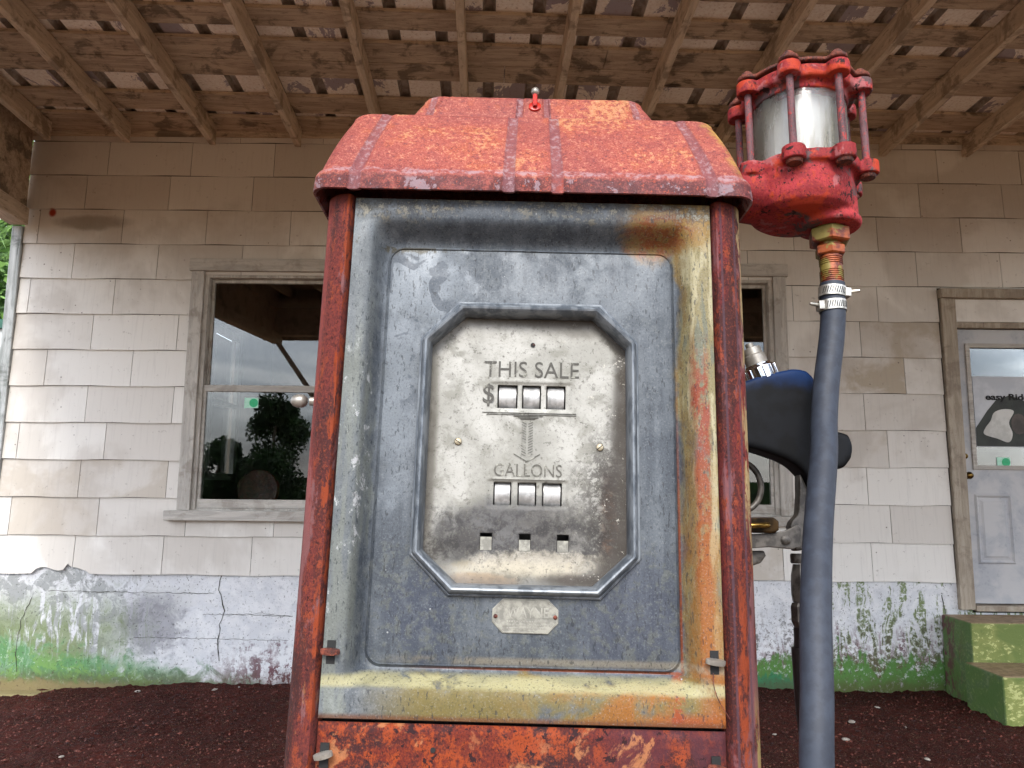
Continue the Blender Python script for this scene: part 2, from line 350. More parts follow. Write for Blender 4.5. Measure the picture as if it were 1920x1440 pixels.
def m_hood():
    g = Gm('sun bleached red hood'); X = g.x; Z = g.z-PB
    n1 = g.noise(8, 8, .6, .5); n2 = g.noise(30, 8, .7, .3); n3 = g.noise(130, 5, .75); fine = g.noise(420, 3, .75)
    c = g.mix(g.ss(n1, .36, .6), '#9c4c46', '#ab5549')
    c = g.mix(g.ss(n2*.6+n1*.4, .50, .66)*.5, c, '#b8603c')
    c = g.mix(g.ss(n1*.5+n3*.5, .58, .66)*.6, c, '#cb9a68')
    c = g.mix(g.ss(fine*.6+n3*.4, .53, .68)*.65, c, '#dd9b80'); c = g.mix(g.ss(fine*.6+n3*.4, .46, .34)*.8, c, '#5e2420')
    c = g.mix(g.ss(n3, .40, .3)*.5, c, '#7b4a50')
    # bleached crease, bruised skirt
    wz = Z+(n2-.5)*.02; cz = g.ss((wz-.667).ab(), .007, .002)
    c = g.mix(cz*g.ss(n2*.5+n3*.5, .42, .56)*.75, c, '#ad9096')
    sk = g.ss(wz, .662, .656)
    c = g.mix(sk*g.ss(n2+n3, .65, 1.05)*.9, c, '#4a1f26'); c = g.mix(sk*g.ss(n2, .56, .62)*.8, c, '#9b838b'); c = g.mix(sk*g.ss(n3, .6, .68)*.7, c, '#b8513a')
    # ribs pressed in the sheet
    hw = (Z-.672).mx(0)*-.73+1.027-g.ss(Z, .800, .806)*.24
    u = X.ab()/hw; rb = g.ss((u-.0305).ab(), .0085, .0065).mx(g.ss((u-.223).ab(), .009, .006))*g.ss(g.y, .45, .2)
    c = g.mix(rb*.65, c, '#7d4c52'); c = g.mix(rb*g.ss(n3, .50, .66)*.6, c, '#a88c92')
    c = g.mix(g.ss((u-.0305).ab(), .0085, .0065)*g.ss(X, .0, .01)*sk*g.ss(n2, .35, .6)*.6, c, '#b5482a')
    # worn ochre on the right shoulder
    c = g.mix(g.ss(X+(Z-.72)*.25, .247, .262)*g.ss(n2, .4, .55)*g.ss(Z, .66, .70)*.8, c, '#b9954a')
    g.bump(n2*.6+n3*.8+fine*.5, .0012, .7)
    return g.done(g.dim(c, .58), g.ss(n1, .3, .7)*.15+.62, 0, .3)

def post_extra(side):
    def f(g, c):
        X = g.x*side; Z = g.z-PB
        nv = g.noise(60, 7, .7, .4, (1, 1, .12), (2, 2, 2)); n2 = g.noise(50, 7, .7, .3, (1, 1, .5), (6, 6, 6))
        if side > 0:
            pl = g.ss(X+(nv-.5)*.022, .2655, .270)*g.ss(Z, .1, .28)*g.ss(n2, .42, .50)
            c = g.mix(pl*.95, c, '#b9a274')
            st = g.ss((X-.253+(nv-.5)*.02).ab(), .0065, .003)*g.ss(Z+(n2-.5)*.3, .26, .10)
            c = g.mix(st*g.ss(n2, .36, .5)*.9, c, '#9c421f'); c = g.mix(g.ss((X-.2625).ab(), .0022, .001)*.6, c, '#5b4450'); c = g.mix(g.ss((X-.2435).ab(), .002, .001)*.6, c, '#5b4450')
            c = g.mix(g.ss(X+(nv-.5)*.02, .267, .270)*g.ss(Z, .06, -.03)*g.ss(n2, .40, .46), c, '#a8905a')
            c = g.mix(g.ss(X+(nv-.5)*.006, .2745, .2765)*g.ss(Z, .12, .04)*g.ss(n2, .62, .52), c, '#e0444a')
        else:
            st = g.ss((X-.2385+(nv-.5)*.03).ab(), .0065, .003)
            c = g.mix(st*g.ss(n2*.5+nv*.5, .47, .53)*.9, c, '#99411e')
            c = g.mix(g.ss(X+(nv-.5)*.02, .257, .266)*g.ss(Z, .1, .3)*.55, c, '#a04c46')
            c = g.mix(g.ss(n2, .62, .68)*g.ss(Z, .1, -.05)*.6, c, '#c28a55')
        return c
    return f
def m_wood(name, base, alt, dark, axis='x', sc=1.0, dirt=.5):
    g = Gm(name); st = {'x': (.12, 1, 1), 'y': (1, .12, 1), 'z': (1, 1, .12)}[axis]
    a = g.noise(22*sc, 7, .65, .8, st); b = g.noise(70*sc, 5, .7, .3, st, (4, 4, 4)); p = g.noise(5*sc, 7, .65, .4, (1, 1, 1), (2, 9, 1)); f = g.noise(160, 4, .7)
    c = g.mix(g.ss(a, .35, .65), base, alt)
    c = g.mix(g.ss(p, .52, .68)*dirt, c, dark); c = g.mix(g.ss(b, .60, .72)*dirt*.8, c, dark); c = g.mix(g.ss(f, .6, .75)*.25, c, dark)
    kn = g.vor(2.6, (.5, 1, 1)) if axis == 'x' else None
    if kn: c = g.mix(g.ss(kn+(b-.5)*.12, .10, .05)*.9, c, dark)
    g.bump(a*.6+b*.6+f*.3, .003, .7)
    return g.done(c, .75, 0, .3)

M = {}
M['panel'] = m_panel(); M['dial'] = m_dial(); M['hood'] = m_hood()
M['post_l'] = rust_mat('rusted red post paint', '#43201f', '#733430', '#96442a', '#8a5f60', .3, 1.5, .52, .64, .58, extra=post_extra(-1), dim=.50, rough=.9)
M['post_r'] = rust_mat('rusted post with peeling cream', '#47201f', '#7a3030', '#98442a', '#87585c', .3, 1.5, .52, .64, .58, extra=post_extra(1), dim=.50, rough=.9)
def low_extra(g, c):
    n = g.noise(13, 7, .65, .5, (1, 1, 1), (1, 5, 5)); X = g.x+(n-.5)*.1
    c = g.mix(g.ss(X, .06, .14)*g.ss(n, .3, .5)*.75, c, '#4f2831'); c = g.mix(g.ss(g.noise(60, 4, .7, .3, (1, 1, 1), (2, 7, 7)), .64, .68), c, '#2f1518')
    return g.mix(g.ss(n, .60, .66)*.7, c, '#b97a50')
M['rust'] = rust_mat('orange rust sheet', '#3c1a1b', '#6e2a1e', '#97401c', '#9c5a3a', 1, 1.6, .46, .60, .64, extra=low_extra, dim=.6, rough=.85)
def cast_extra(g, c):
    n = g.noise(22, 7, .7, .5, (1, 1, 1), (6, 1, 5)); c = g.mix(g.ss(n, .58, .63), c, '#5f4a4c'); c = g.mix(g.ss(g.noise(60, 5, .7, .3, (1, 1, 1), (8, 7, 7)), .64, .68), c, '#2e1617')
    return g.mix(g.ss(g.noise(12, 5, .6, .5, (1, 1, 1), (3, 3, 9)), .55, .64)*.7, c, '#c4421b')
M['cast'] = rust_mat('chipped red cast iron', '#8a2228', '#b23c42', '#b8452a', '#b06a6c', 1, 1.4, .56, .68, .60, extra=cast_extra, rough=.8, dim=.62)
M['rod'] = rust_mat('flaking red bolt rod', '#4b3a3e', '#6c5054', '#a33734', None, .5, 3, .56, .60, rough=.6)
M['bolt'] = rust_mat('rusty bolt', '#3d2a28', '#6b3a30', '#8c4a38', None, 1, 4)
M['bezel'] = simple('grey zinc bezel', '#5b636c', '#8b9299', 60, .42, .3, .0006, (1, 1, .4), dim=.55)
M['plate'] = simple('pale cast name plate', '#85837a', '#a9a79b', 90, .5, .2, .0008, dim=.55)
M['wheel'] = simple('blank silver number wheel', '#a5a4a2', '#cfcecc', 60, .38, .25, .0003, dim=.5)
M['black'] = simple('black void paint', '#060606', '#0a0a0a', 20, .8)
g = Gm('worn black dial lettering'); n = g.noise(90, 6, .75); c = g.mix(g.ss(n, .56, .74), '#35332e', '#75746b'); M['letter'] = g.done(c, .6, .1, .4)
g = Gm('faint dial lettering'); n = g.noise(90, 6, .75); c = g.mix(g.ss(n, .50, .72), '#45433d', '#84837a'); M['letter2'] = g.done(c, .6, .1, .4)
M['screw'] = simple('aged screw head', '#6d6250', '#8f8570', 80, .4, .7, .0004)
M['silver'] = simple('dull silver tab', '#938e86', '#aaa59c', 60, .4, .5, dim=.7)
M['chrome'] = simple('bright chrome', '#b9bdc4', '#d8dade', 30, .15, 1)
M['steel'] = simple('grey nozzle casting', '#4a4540', '#77716a', 60, .5, .3, .0005, dim=.42)
M['brass'] = simple('tarnished brass', '#1c150d', '#382814', 50, .3, .85, .0003)
M['goldbrass'] = simple('polished brass', '#4a3819', '#6d5527', 50, .25, .9)
M['hose'] = simple('blue grey rubber hose', '#20252f', '#272d38', 60, .62, 0, .0005, spec=.35)
M['hosebk'] = simple('black rubber hose', '#0d0c0d', '#171516', 100, .5)
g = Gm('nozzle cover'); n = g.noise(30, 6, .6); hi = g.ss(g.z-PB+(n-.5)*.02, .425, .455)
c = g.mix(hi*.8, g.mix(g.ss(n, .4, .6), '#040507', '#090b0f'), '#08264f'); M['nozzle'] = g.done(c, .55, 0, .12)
g = Gm('aged pipe fitting'); n = g.noise(50, 6, .7); c = g.mix(g.ss(n, .4, .6), '#6b2a16', '#a4501c'); c = g.mix(g.ss(g.noise(18, 4, .6, .2, (1, 1, 1), (5, 1, 1)), .54, .6), c, '#8f7f3c'); g.bump(n, .001, .5); M['fit'] = g.done(g.dim(c, .6), .5, .2)
M['clamp'] = simple('stainless hose clamp', '#a09d94', '#c4c1b8', 50, .3, .7, dim=.8)
g = Gm('milky ribbed sight glass'); n = g.noise(18, 6, .6, .3, (1, 1, .25))
g.b.inputs['Transmission Weight'].default_value = .9; g.b.inputs['IOR'].default_value = 1.3
c = g.mix(g.ss(n, .4, .62), '#dfe0df', '#b9b7ae'); M['sight'] = g.done(c, g.ss(n, .3, .7)*.25+.08, 0, .6)
M['sightcore'] = simple('pale float drum', '#c4c0b0', '#e6e6e4', 12, .35, 0, 0, (1, 1, .2))
# setting
g = Gm('shingle paint'); t = g.attr('tint'); n = g.noise(3, 6, .6, .3); v = g.noise(60, 4, .6, 0, (1, 1, .04)); f = g.noise(120, 4, .7); p = g.noise(1.2, 5, .6, .3, (1, 1, 1), (7, 0, 3)); fine = g.noise(380, 2, .6)
c = g.mix(g.ss(t, .1, .8), '#dedbd4', '#cdc8c0'); c = g.mix(g.ss(t, .86, .9)*g.ss(n, .35, .6)*.8, c, '#a89a84')
c = g.mix(g.ss(p, .48, .66)*.4, c, '#aaa196'); c = g.mix(g.ss(v, .52, .8)*.12, c, '#8f8a86'); sp = g.vor(11)
c = g.mix(g.ss(sp, .07, .04)*g.ss(n, .42, .56)*.8, c, '#5b4f49'); c = g.mix(g.ss(g.noise(30, 6, .7), .70, .78)*.4, c, '#7b7068')
# canopy shade painted brown over the upper courses; a rust spot, a dark smear
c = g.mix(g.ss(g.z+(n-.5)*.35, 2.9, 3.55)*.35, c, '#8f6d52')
c = g.mix(g.blob(-3.36, 3.40, .03, .035), c, '#8c2d12'); c = g.mix(g.blob(-3.05, 3.33, .32, .06, warp=(n-.5)*2)*.5, c, '#5a4a38')
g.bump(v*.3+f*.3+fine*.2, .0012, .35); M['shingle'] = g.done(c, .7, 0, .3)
def m_found():
    g = Gm('painted concrete footing'); X = g.x; Z = g.z
    n = g.noise(2.6, 8, .62, .6); m = g.noise(9, 8, .68, .5); h = g.noise(34, 7, .72, .3); v = g.noise(14, 7, .7, .5, (1, 1, .2), (3, 0, 0)); wf = (m-.5)*3+(n-.5)*2
    c = g.mix(g.ss(m, .35, .65), '#ced0d3', '#dddedf'); c = g.mix(g.ss(h, .58, .74)*.35, c, '#8c9096')
    left = g.ss(X+(n-.5)*1.0, -2.0, -2.9)
    c = g.mix(left*g.ss(m, .42, .58)*.7, c, '#6c726f')
    c = g.mix(g.blob(-2.45, .47, .22, .25, warp=wf)*.5, c, '#5d5a66')
    c = g.mix(g.ss(X+(m-.5)*.8, -2.3, -3.0)*g.ss(v, .40, .54)*g.ss(Z+(m-.5)*.4, .80, .45)*.8, c, '#68793f')
    gl = g.ss(Z+(m-.5)*.36+(X+3.2)*.16, .42, .28)*g.ss(X+(n-.5)*1.3, -1.2, -2.1)
    c = g.mix(gl*.85, c, '#4f8250'); c = g.mix(gl*g.ss(m, .46, .6)*.8, c, '#6f9350'); c = g.mix(gl*g.ss(h, .60, .66)*.7, c, '#9fb59a')
    c = g.mix(g.ss(Z+(m-.5)*.1-(X+3.4)*-.03, .16, .11)*g.ss(X, -2.3, -2.8)*.9, c, '#a39a6a')
    # maroon under-paint showing low on the wall
    mr = g.ss(Z+(m-.5)*.5, .40, .20)*g.ss(X, -2.2, -1.6)*g.ss(h*.5+v*.5, .49, .54)
    c = g.mix(mr*.9, c, '#5c2430')
    rg = g.ss(X, 1.4, 1.7)
    c = g.mix(rg*g.ss(v, .50, .57)*g.ss(h, .38, .52)*.9*g.ss(X, 1.9, 2.3), c, '#67793e')
    c = g.mix(rg*g.ss(h*.5+v*.5, .54, .60)*g.ss(Z+(m-.5)*.3, .72, .4)*.75, c, '#554c44')
    c = g.mix(rg*g.ss(Z+(v-.5)*.9+(h-.5)*.3, .50, .26)*g.ss(h, .40, .54)*.9, c, '#59212a')
    c = g.mix(rg*g.ss(Z+(v-.5)*.5+(m-.5)*.35, .37, .24)*g.ss(h, .15, .45), c, '#55803f'); c = g.mix(g.ss(Z+(v-.5)*.2, .22, .19)*g.ss(X, 2.2, 1.9)*g.ss(X, .5, 1.2), c, '#3a7c54')
    c = g.mix(g.ss(g.noise(60, 5, .7), .66, .7)*.7, c, '#3f4238')
    c = g.mix(g.ss(Z+(m-.5)*.14+(h-.5)*.06, .23, .12)*.55, c, '#54382b')
    g.bump(m+h*.5, .008, .6); return g.done(c, .8, 0, .3)
M['found'] = m_found()
M['crack'] = simple('crack in concrete', '#3a3a34', '#4c4a40', 30, .9)
M['trim'] = m_wood('grey white window trim', '#a9a59e', '#bcb8b0', '#7d7468', 'z', 1, .5)
M['trimx'] = m_wood('grey white sill paint', '#a9a59e', '#bcb8b0', '#7d7468', 'x', 1, .4)
M['doortrim'] = m_wood('tan door casing', '#978c7c', '#aba191', '#65564a', 'z', 1, .4)
M['cornerwood'] = m_wood('peeling corner board', '#b4b8b8', '#8c918f', '#50554f', 'z', .7, .7)
M['rafter'] = m_wood('aged rafter paint', '#b9a690', '#cdbaa2', '#5f4e3e', 'y', 1, .55)
M['board'] = m_wood('stained sheathing board', '#a8937e', '#bfaa92', '#362a20', 'x', 1.1, .62)
g = Gm('roof sheet underside'); n = g.noise(3.5, 7, .7, .6, (1, .6, 1)); p = g.noise(1.4, 4, .6, .3, (1, .8, 1), (5, 5, 5)); f = g.noise(50, 5, .7)
c = g.mix(g.ss(f, .4, .65), '#f0e6da', '#e6d8c8'); c = g.mix(g.ss(n*.6+p*.4, .54, .56)*.85, c, '#8f828a'); c = g.mix(g.ss(f, .68, .74)*.6, c, '#7d5a4a'); M['tin'] = g.done(c, .6, .1, .35)
M['tinrib'] = simple('roof rib', '#a89c90', '#8d8074', 20, .7)  # darker than the sheet: the shade inside the ribs is in this colour
g = Gm('blue grey steel door'); n = g.noise(5, 6, .6, .3); f = g.noise(40, 5, .7); c = g.mix(g.ss(n, .4, .65), '#b6b6b6', '#a6a8ac'); c = g.mix(g.ss(n*.5+f*.5, .58, .70)*.35, c, '#7d838d'); M['door'] = g.done(c, .45, 0, .4)
g = Gm('cinder soil'); n = g.noise(2.2, 6, .6); h = g.noise(40, 6, .75); f = g.noise(160, 4, .8); k = g.vor(70)
c = g.mix(g.ss(n, .35, .65), '#4a211a', '#5c2b22'); c = g.mix(g.ss(h, .42, .62)*.8, c, '#26100d'); c = g.mix(g.ss(f, .56, .72)*.8, c, '#7a4032'); c = g.mix(g.ss(f*.5+h*.5, .60, .66)*.6, c, '#b08468')
far = g.ss(g.y+(h-.5)*.5, 1.9, 1.5); c = g.mix(far, c, g.mix(g.ss(g.noise(.8, 6, .7)*.6+h*.4, .4, .6), '#8c6f52', '#a58567')); c = g.mix(g.ss(g.y+(h-.5)*2, -14, -16), c, '#4b5a30')  # unseen tan drive on the camera side, added to bounce warm light upward
g.bump(h+f*.6-(k*.6), .03, 1.0); M['soil'] = g.done(c, .95, 0, .15)
M['chip'] = simple('cinder chip', '#2c1512', '#6a382c', 8, .9)
M['pebble'] = simple('pale pebble', '#9a8f84', '#bdb4a8', 60, .8, dim=.75)
g = Gm('green step paint'); n = g.noise(6, 7, .6, .5); h = g.noise(50, 6, .7, .4, (.5, 1, 1)); m = g.noise(20, 6, .7, .2, (1, 1, .5))
c = g.mix(g.ss(n, .35, .65), '#6a7b3e', '#878f4e'); c = g.mix(g.ss(h*.6+n*.4, .56, .60), c, '#b9bd7c')
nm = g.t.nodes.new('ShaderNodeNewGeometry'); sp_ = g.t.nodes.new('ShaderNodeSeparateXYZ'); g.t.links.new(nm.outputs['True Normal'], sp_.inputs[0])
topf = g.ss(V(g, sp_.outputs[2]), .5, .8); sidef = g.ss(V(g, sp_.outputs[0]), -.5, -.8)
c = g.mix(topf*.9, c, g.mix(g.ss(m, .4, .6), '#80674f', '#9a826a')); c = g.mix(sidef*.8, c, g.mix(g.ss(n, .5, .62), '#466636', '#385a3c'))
c = g.mix(sidef*g.ss(g.y, 5.1, 5.4)*g.ss(m, .46, .54), c, '#5a3038'); g.bump(h+n, .004, .6); M['step'] = g.done(c, .6, 0, .4)
def m_glass():
    m = bpy.data.materials.new('window glass'); m.use_nodes = True; t = m.node_tree; t.nodes.clear()
    o = t.nodes.new('ShaderNodeOutputMaterial'); mixs = t.nodes.new('ShaderNodeMixShader'); tr = t.nodes.new('ShaderNodeBsdfTransparent'); gl = t.nodes.new('ShaderNodeBsdfGlossy')
    gl.inputs['Roughness'].default_value = .0; fr = t.nodes.new('ShaderNodeFresnel'); fr.inputs[0].default_value = 1.75
    tr.inputs[0].default_value = (.95, .97, .96, 1)
    bp = t.nodes.new('ShaderNodeBump'); nn = t.nodes.new('ShaderNodeTexNoise'); tcc = t.nodes.new('ShaderNodeTexCoord'); nn.inputs['Scale'].default_value = 1.2; nn.inputs['Detail'].default_value = 0
    bp.inputs['Distance'].default_value = .004; bp.inputs['Strength'].default_value = .12
    t.links.new(tcc.outputs['Object'], nn.inputs[0]); t.links.new(nn.outputs[0], bp.inputs['Height']); t.links.new(bp.outputs[0], gl.inputs['Normal'])
    t.links.new(fr.outputs[0], mixs.inputs[0]); t.links.new(tr.outputs[0], mixs.inputs[1]); t.links.new(gl.outputs[0], mixs.inputs[2]); t.links.new(mixs.outputs[0], o.inputs[0])
    return m
M['glass'] = m_glass()
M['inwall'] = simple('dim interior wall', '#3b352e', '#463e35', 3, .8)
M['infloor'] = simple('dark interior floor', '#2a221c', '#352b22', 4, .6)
M['white'] = simple('white paint', '#c9c9c4', '#b4b4ae', 10, .5)
M['green'] = simple('green sticker ink', '#19a86a', '#23b078', 40, .5)
M['stick'] = simple('pale green sticker', '#9fd8bc', '#b4e0cc', 40, .5)
M['redvinyl'] = simple('red vinyl', '#4a1812', '#5e221a', 30, .4)
M['bark'] = simple('bark', '#3b3028', '#54463a', 12, .9, 0, .01, (1, 1, .2))
def m_leaf(nm, a, b):
    g = Gm(nm); n = g.noise(1.5, 4, .6); f = g.noise(9, 3, .6); c = g.mix(g.ss(n*.5+f*.5, .4, .6), a, b); return g.done(c, .6, 0, .3)
M['leaf'] = m_leaf('dark green foliage', '#16240f', '#2f4a1e'); M['leaf2'] = m_leaf('light green foliage', '#3d5a28', '#6f9048')
M['shedwhite'] = simple('white metal siding', '#c6cac8', '#b0b6b6', 6, .5, 0, .01, (8, 8, .1)); M['shedgreen'] = simple('dark green roof trim', '#0f4436', '#17523f', 6, .5)

# ================================================================== GROUND
def zground(X, Y):
    z = .118-.075*np.clip((-2.35-X)/1.1, 0, 1)-.05*np.clip((X-2.75)/.8, 0, 1)*np.clip((Y-4.2)/.9, 0, 1)
    z = z+(vnoise(X*1.3+40, Y*1.3+40, 1, 3)-.5)*.05+(vnoise(X*7+9, Y*7+50, 2, 4)-.5)*.03
    z = z+(vnoise(X*38+9, Y*38+50, 5, 2)-.5)*.024*((Y > 2) & (Y < 5.7))
    return np.where(Y < 1.5, z*.5+.02, z)
xs = np.concatenate([[-400, -150, -60, -30, -15, -9, -6], np.arange(-4.6, 4.61, .018), [6, 9, 15, 30, 60, 150, 400]])
ys = np.concatenate([[-400, -150, -60, -30, -15, -8, -5, -3, -1.5, 0, 1, 1.8, 2.4, 2.9], np.arange(3.3, 5.6, .018), [6.5, 9, 14, 25, 60, 150, 400]])
XX, YY = np.meshgrid(xs, ys); ZZ = zground(XX, YY); ZZ = np.where(YY > 5.7, .0, ZZ)
nx, ny = len(xs), len(ys); me = bpy.data.meshes.new('ground')
idx = np.arange(nx*ny).reshape(ny, nx); F = np.stack([idx[:-1, :-1], idx[:-1, 1:], idx[1:, 1:], idx[1:, :-1]], -1).reshape(-1, 4)
me.from_pydata(np.stack([XX, YY, ZZ], -1).reshape(-1, 3).tolist(), [], F.tolist()); me.update()
tag(link('ground', me, M['soil'], smooth=60), kind='structure')
def gz(x, y): return float(zground(np.array([x]), np.array([y]))[0])
# loose chips
v = []; f = []
for i in range(8000):
    Y = 3.3+2.1*random.random(); X = random.uniform(-4.2, 4.2)*(.45+.55*Y/5.4); s = random.uniform(.003, .009)*(1.5 if random.random() < .06 else 1)
    z = gz(X, Y)+s*.3; o = len(v)
    for q in range(6):
        d = [(1, 0, 0), (-1, 0, 0), (0, 1, 0), (0, -1, 0), (0, 0, .7), (0, 0, -.7)][q]; k = s*random.uniform(.7, 1.3); v.append((X+d[0]*k+random.uniform(-.2, .2)*s, Y+d[1]*k, z+d[2]*k))
    for a in ((0, 2, 4), (2, 1, 4), (1, 3, 4), (3, 0, 4), (2, 0, 5), (1, 2, 5), (3, 1, 5), (0, 3, 5)): f.append(tuple(o+b for b in a))
tag(pymesh('cinder_gravel', v, f, mat=M['chip']), 'loose dark red cinder gravel strewn over the soil', 'gravel', kind='stuff')
pebs = [((258, 1297), .016, 'small pale pebble nearest the white footing on the left soil', .9), ((403, 1297), .018, 'pale flat pebble on the soil below the crack in the footing', .7), ((448, 1293), .009, 'tiny pale pebble close beside the rusty left post', 1), ((114, 1430), .011, 'pale pebble at the bottom left of the soil', 1),
        ((1645, 1327), .017, 'thin pale pebble on the soil nearest the mossy footing right of the hose', .5), ((1597, 1355), .024, 'largest pale grey stone on the soil just right of the hose', .6), ((1586, 1385), .019, 'round pinkish stone on the soil right of the hose', .8), ((1739, 1427), .015, 'tan stone low on the soil at right', .8), ((1452, 1374), .012, 'small grey pebble between the pump and the hose', .7), ((1698, 1368), .008, 'tiny white pebble alone on the soil before the steps', 1)]
for (px, py), s, lb, fl in pebs:
    d = ray(px, py); t = (.11-1.45)/d.z; p = CAM+d*t; b = MB(); n_ = 8
    prof = [(s*.25, -.0), (s*.8, s*.2*fl), (s, s*.5*fl), (s*.8, s*.85*fl), (s*.3, s*1.05*fl)]
    b.lathe(prof, 10, Matrix.Diagonal((1.25, .85, 1, 1)))
    b.v = [(x*(1+.2*mnoise.noise((x*90+px, y*90, z*90))), y*(1+.25*mnoise.noise((x*90, y*90+py, 3))), z) for x, y, z in b.v]
    o = b.build('pebble', M['pebble'], smooth=60, loc=(p.x, p.y, gz(p.x, p.y)-s*.1)); o.rotation_euler.z = px
    tag(o, lb, 'pebble', 'pale pebbles scattered on the soil')

# ================================================================== BUILDING
XL, XR = -3.555, 6.4; ZT = 4.42; E0, EX = .834, .2588
bld = tag(empty('gas_station', (XL, D, 0)), 'small old station building with white painted shingles, tan trim and stained footing', 'building')
OFF = -Vector((XL, D, 0))
def bpart(b, name, mat, parent=bld, smooth=None, **k):     # built in world metres, hung under the building
    o = b.build(name, mat, parent, smooth, **k)
    if parent is bld: o.location = OFF
    return o
wins = [(-2.215, -1.04, 1.272, 2.945), (.74, 1.865, 1.272, 2.945)]
doorR = (3.17, 4.10, .66, 2.84)
opens = wins+[doorR]
def subtract(r, holes):
    out = [r]
    for h in holes:
        nw = []
        for a in out:
            x0, x1, z0, z1 = a; hx0, hx1, hz0, hz1 = h
            if hx1 <= x0 or hx0 >= x1 or hz1 <= z0 or hz0 >= z1: nw.append(a); continue
            if x0 < hx0: nw.append((x0, hx0, z0, z1))
            if x1 > hx1: nw.append((hx1, x1, z0, z1))
            a0, a1 = max(x0, hx0), min(x1, hx1)
            if z0 < hz0: nw.append((a0, a1, z0, hz0))
            if z1 > hz1: nw.append((a0, a1, hz1, z1))
        out = nw
    return [a for a in out if a[1]-a[0] > .004 and a[3]-a[2] > .004]
b = MB()
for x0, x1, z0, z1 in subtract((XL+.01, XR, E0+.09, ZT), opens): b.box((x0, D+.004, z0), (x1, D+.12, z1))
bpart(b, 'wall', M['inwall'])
# shingles: real overlapping slabs with wavy butts
rowx = {0: 140, 1: 185, 2: 150, 3: 198, 4: 163, 5: 248, 6: 174, 7: 215, 8: 297, 9: 232, 10: 320, 11: 362, 12: 300}
v = []; f = []; tint = []
def wave(x, k): return .0028*math.sin(x*7.7+k*1.3)+.0010*math.sin(x*19+k*4)
for k in range(14):
    z0 = E0+k*EX+.0005*k; z1 = min(z0+EX, ZT)
    yp = 1075-(z0+.12-E0)/EX*69; xx = wl(rowx.get(k, 200), max(yp, 240)).x
    W_ = .609; i0 = math.floor((XL-xx)/W_)
    for i in range(i0, 18):
        xa = xx+i*W_; xb = xa+W_-.004
        tv = random.random()*.84
        if k == 6 and xa > 1.9: tv = 1
        if k == 5 and 1.9 < xa < 2.4: tv = .93
        if k < 4 and random.random() < .18: tv = .88
        for (a0, a1, c0, c1) in subtract((max(xa, XL+.004), min(xb, XR), z0, z1), [(w_[0]+.0, w_[1], w_[2], w_[3]) for w_ in opens]+[(3.05, 4.2, .5, 2.9)]):
            n = max(2, int((a1-a0)/.03)); o = len(v)
            for j in range(n+1):
                x = a0+(a1-a0)*j/n; lowb = abs(c0-z0) < 1e-4; zb = c0+(wave(x, k) if lowb else 0)
                if k == 0 and lowb and -3.27 < x < -2.88: zb += .030+.012*math.sin(x*31)+(.03 if -3.03 < x < -3.0 else 0)
                dy = lambda zz: -.013+.010*(zz-z0)/EX
                tl = .0006*math.sin(i*2.1+k*3)
                yb = D+dy(c0)-.002+tl; yt = D+dy(c1)-.000+tl*.3
                v += [(x, yb, zb), (x, yt, c1), (x, yb+.006, zb), (x, yt+.006, c1)]
            for j in range(n):
                q = o+4*j; f += [(q, q+4, q+5, q+1), (q+2, q+6, q+4, q)]
            q = o+4*n; f += [(o, o+1, o+3, o+2), (q, q+2, q+3, q+1)]
            tint += [tv]*(2*n+2)
me = bpy.data.meshes.new('siding'); me.from_pydata(v, [], f); me.update()
at = me.attributes.new('tint', 'FLOAT', 'FACE'); at.data.foreach_set('value', tint)
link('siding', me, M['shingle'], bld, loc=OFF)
# footing
nX = 260; nZ = 24; v = []; f = []
for j in range(nZ+1):
    for i in range(nX+1):
        x = XL-.02+(XR-XL)*i/nX; z = -.3+(E0+.41)*j/nZ
        v.append((x, D+.006-.012*float(mnoise.noise((x*1.5, z*3, 2)))-.006*mnoise.noise((x*9, z*9, 5)), z))
f = [(j*(nX+1)+i, j*(nX+1)+i+1, (j+1)*(nX+1)+i+1, (j+1)*(nX+1)+i) for j in range(nZ) for i in range(nX) if not (3.15 < XL-.02+(XR-XL)*(i+.5)/nX < 4.12 and -.3+(E0+.41)*(j+1)/nZ > .66)]
me = bpy.data.meshes.new('footing'); me.from_pydata(v, [], f); me.update(); link('footing', me, M['found'], bld, smooth=60, loc=OFF)
def crack(pts, wd=.004):
    b = MB(); P = []
    for (x0, y0), (x1, y1) in zip(pts[:-1], pts[1:]):
        n = max(2, int(math.hypot(x1-x0, y1-y0)/7))
        for k in range(n): P.append((x0+(x1-x0)*k/n+random.uniform(-1.6, 1.6), y0+(y1-y0)*k/n+random.uniform(-1.2, 1.2)))
    P.append(pts[-1]); Q = [wl(*p) for p in P]
    b.tube([(q.x, D+.0015-.012*float(mnoise.noise((q.x*1.5, q.z*3, 2)))-.006*mnoise.noise((q.x*9, q.z*9, 5))+.003, q.z) for q in Q], [wd*random.uniform(.35, 1)*.5 for _ in Q], 5)
    return b
for pts, wd in (([(414, 1080), (410, 1105), (415, 1125), (421, 1145), (412, 1170), (409, 1200), (410, 1240)], .009), ([(425, 1152), (470, 1153), (548, 1156)], .004), ([(90, 1108), (200, 1110), (330, 1112), (400, 1113)], .005), ([(380, 1152), (440, 1153), (490, 1150), (545, 1156)], .004), ([(250, 1195), (400, 1198), (540, 1201)], .004), ([(60, 1120), (40, 1160), (28, 1220), (30, 1260)], .005), ([(1767, 1115), (1773, 1150), (1778, 1200), (1780, 1280)], .007)):
    bpart(crack(pts, wd), 'crack', M['crack'])
b = MB(); b.box((XL-.05, D-.13, -.1), (-2.9, D+.01, .068)); o = bpart(b, 'concrete_ledge', M['found']); bevel(o, .02, 3)
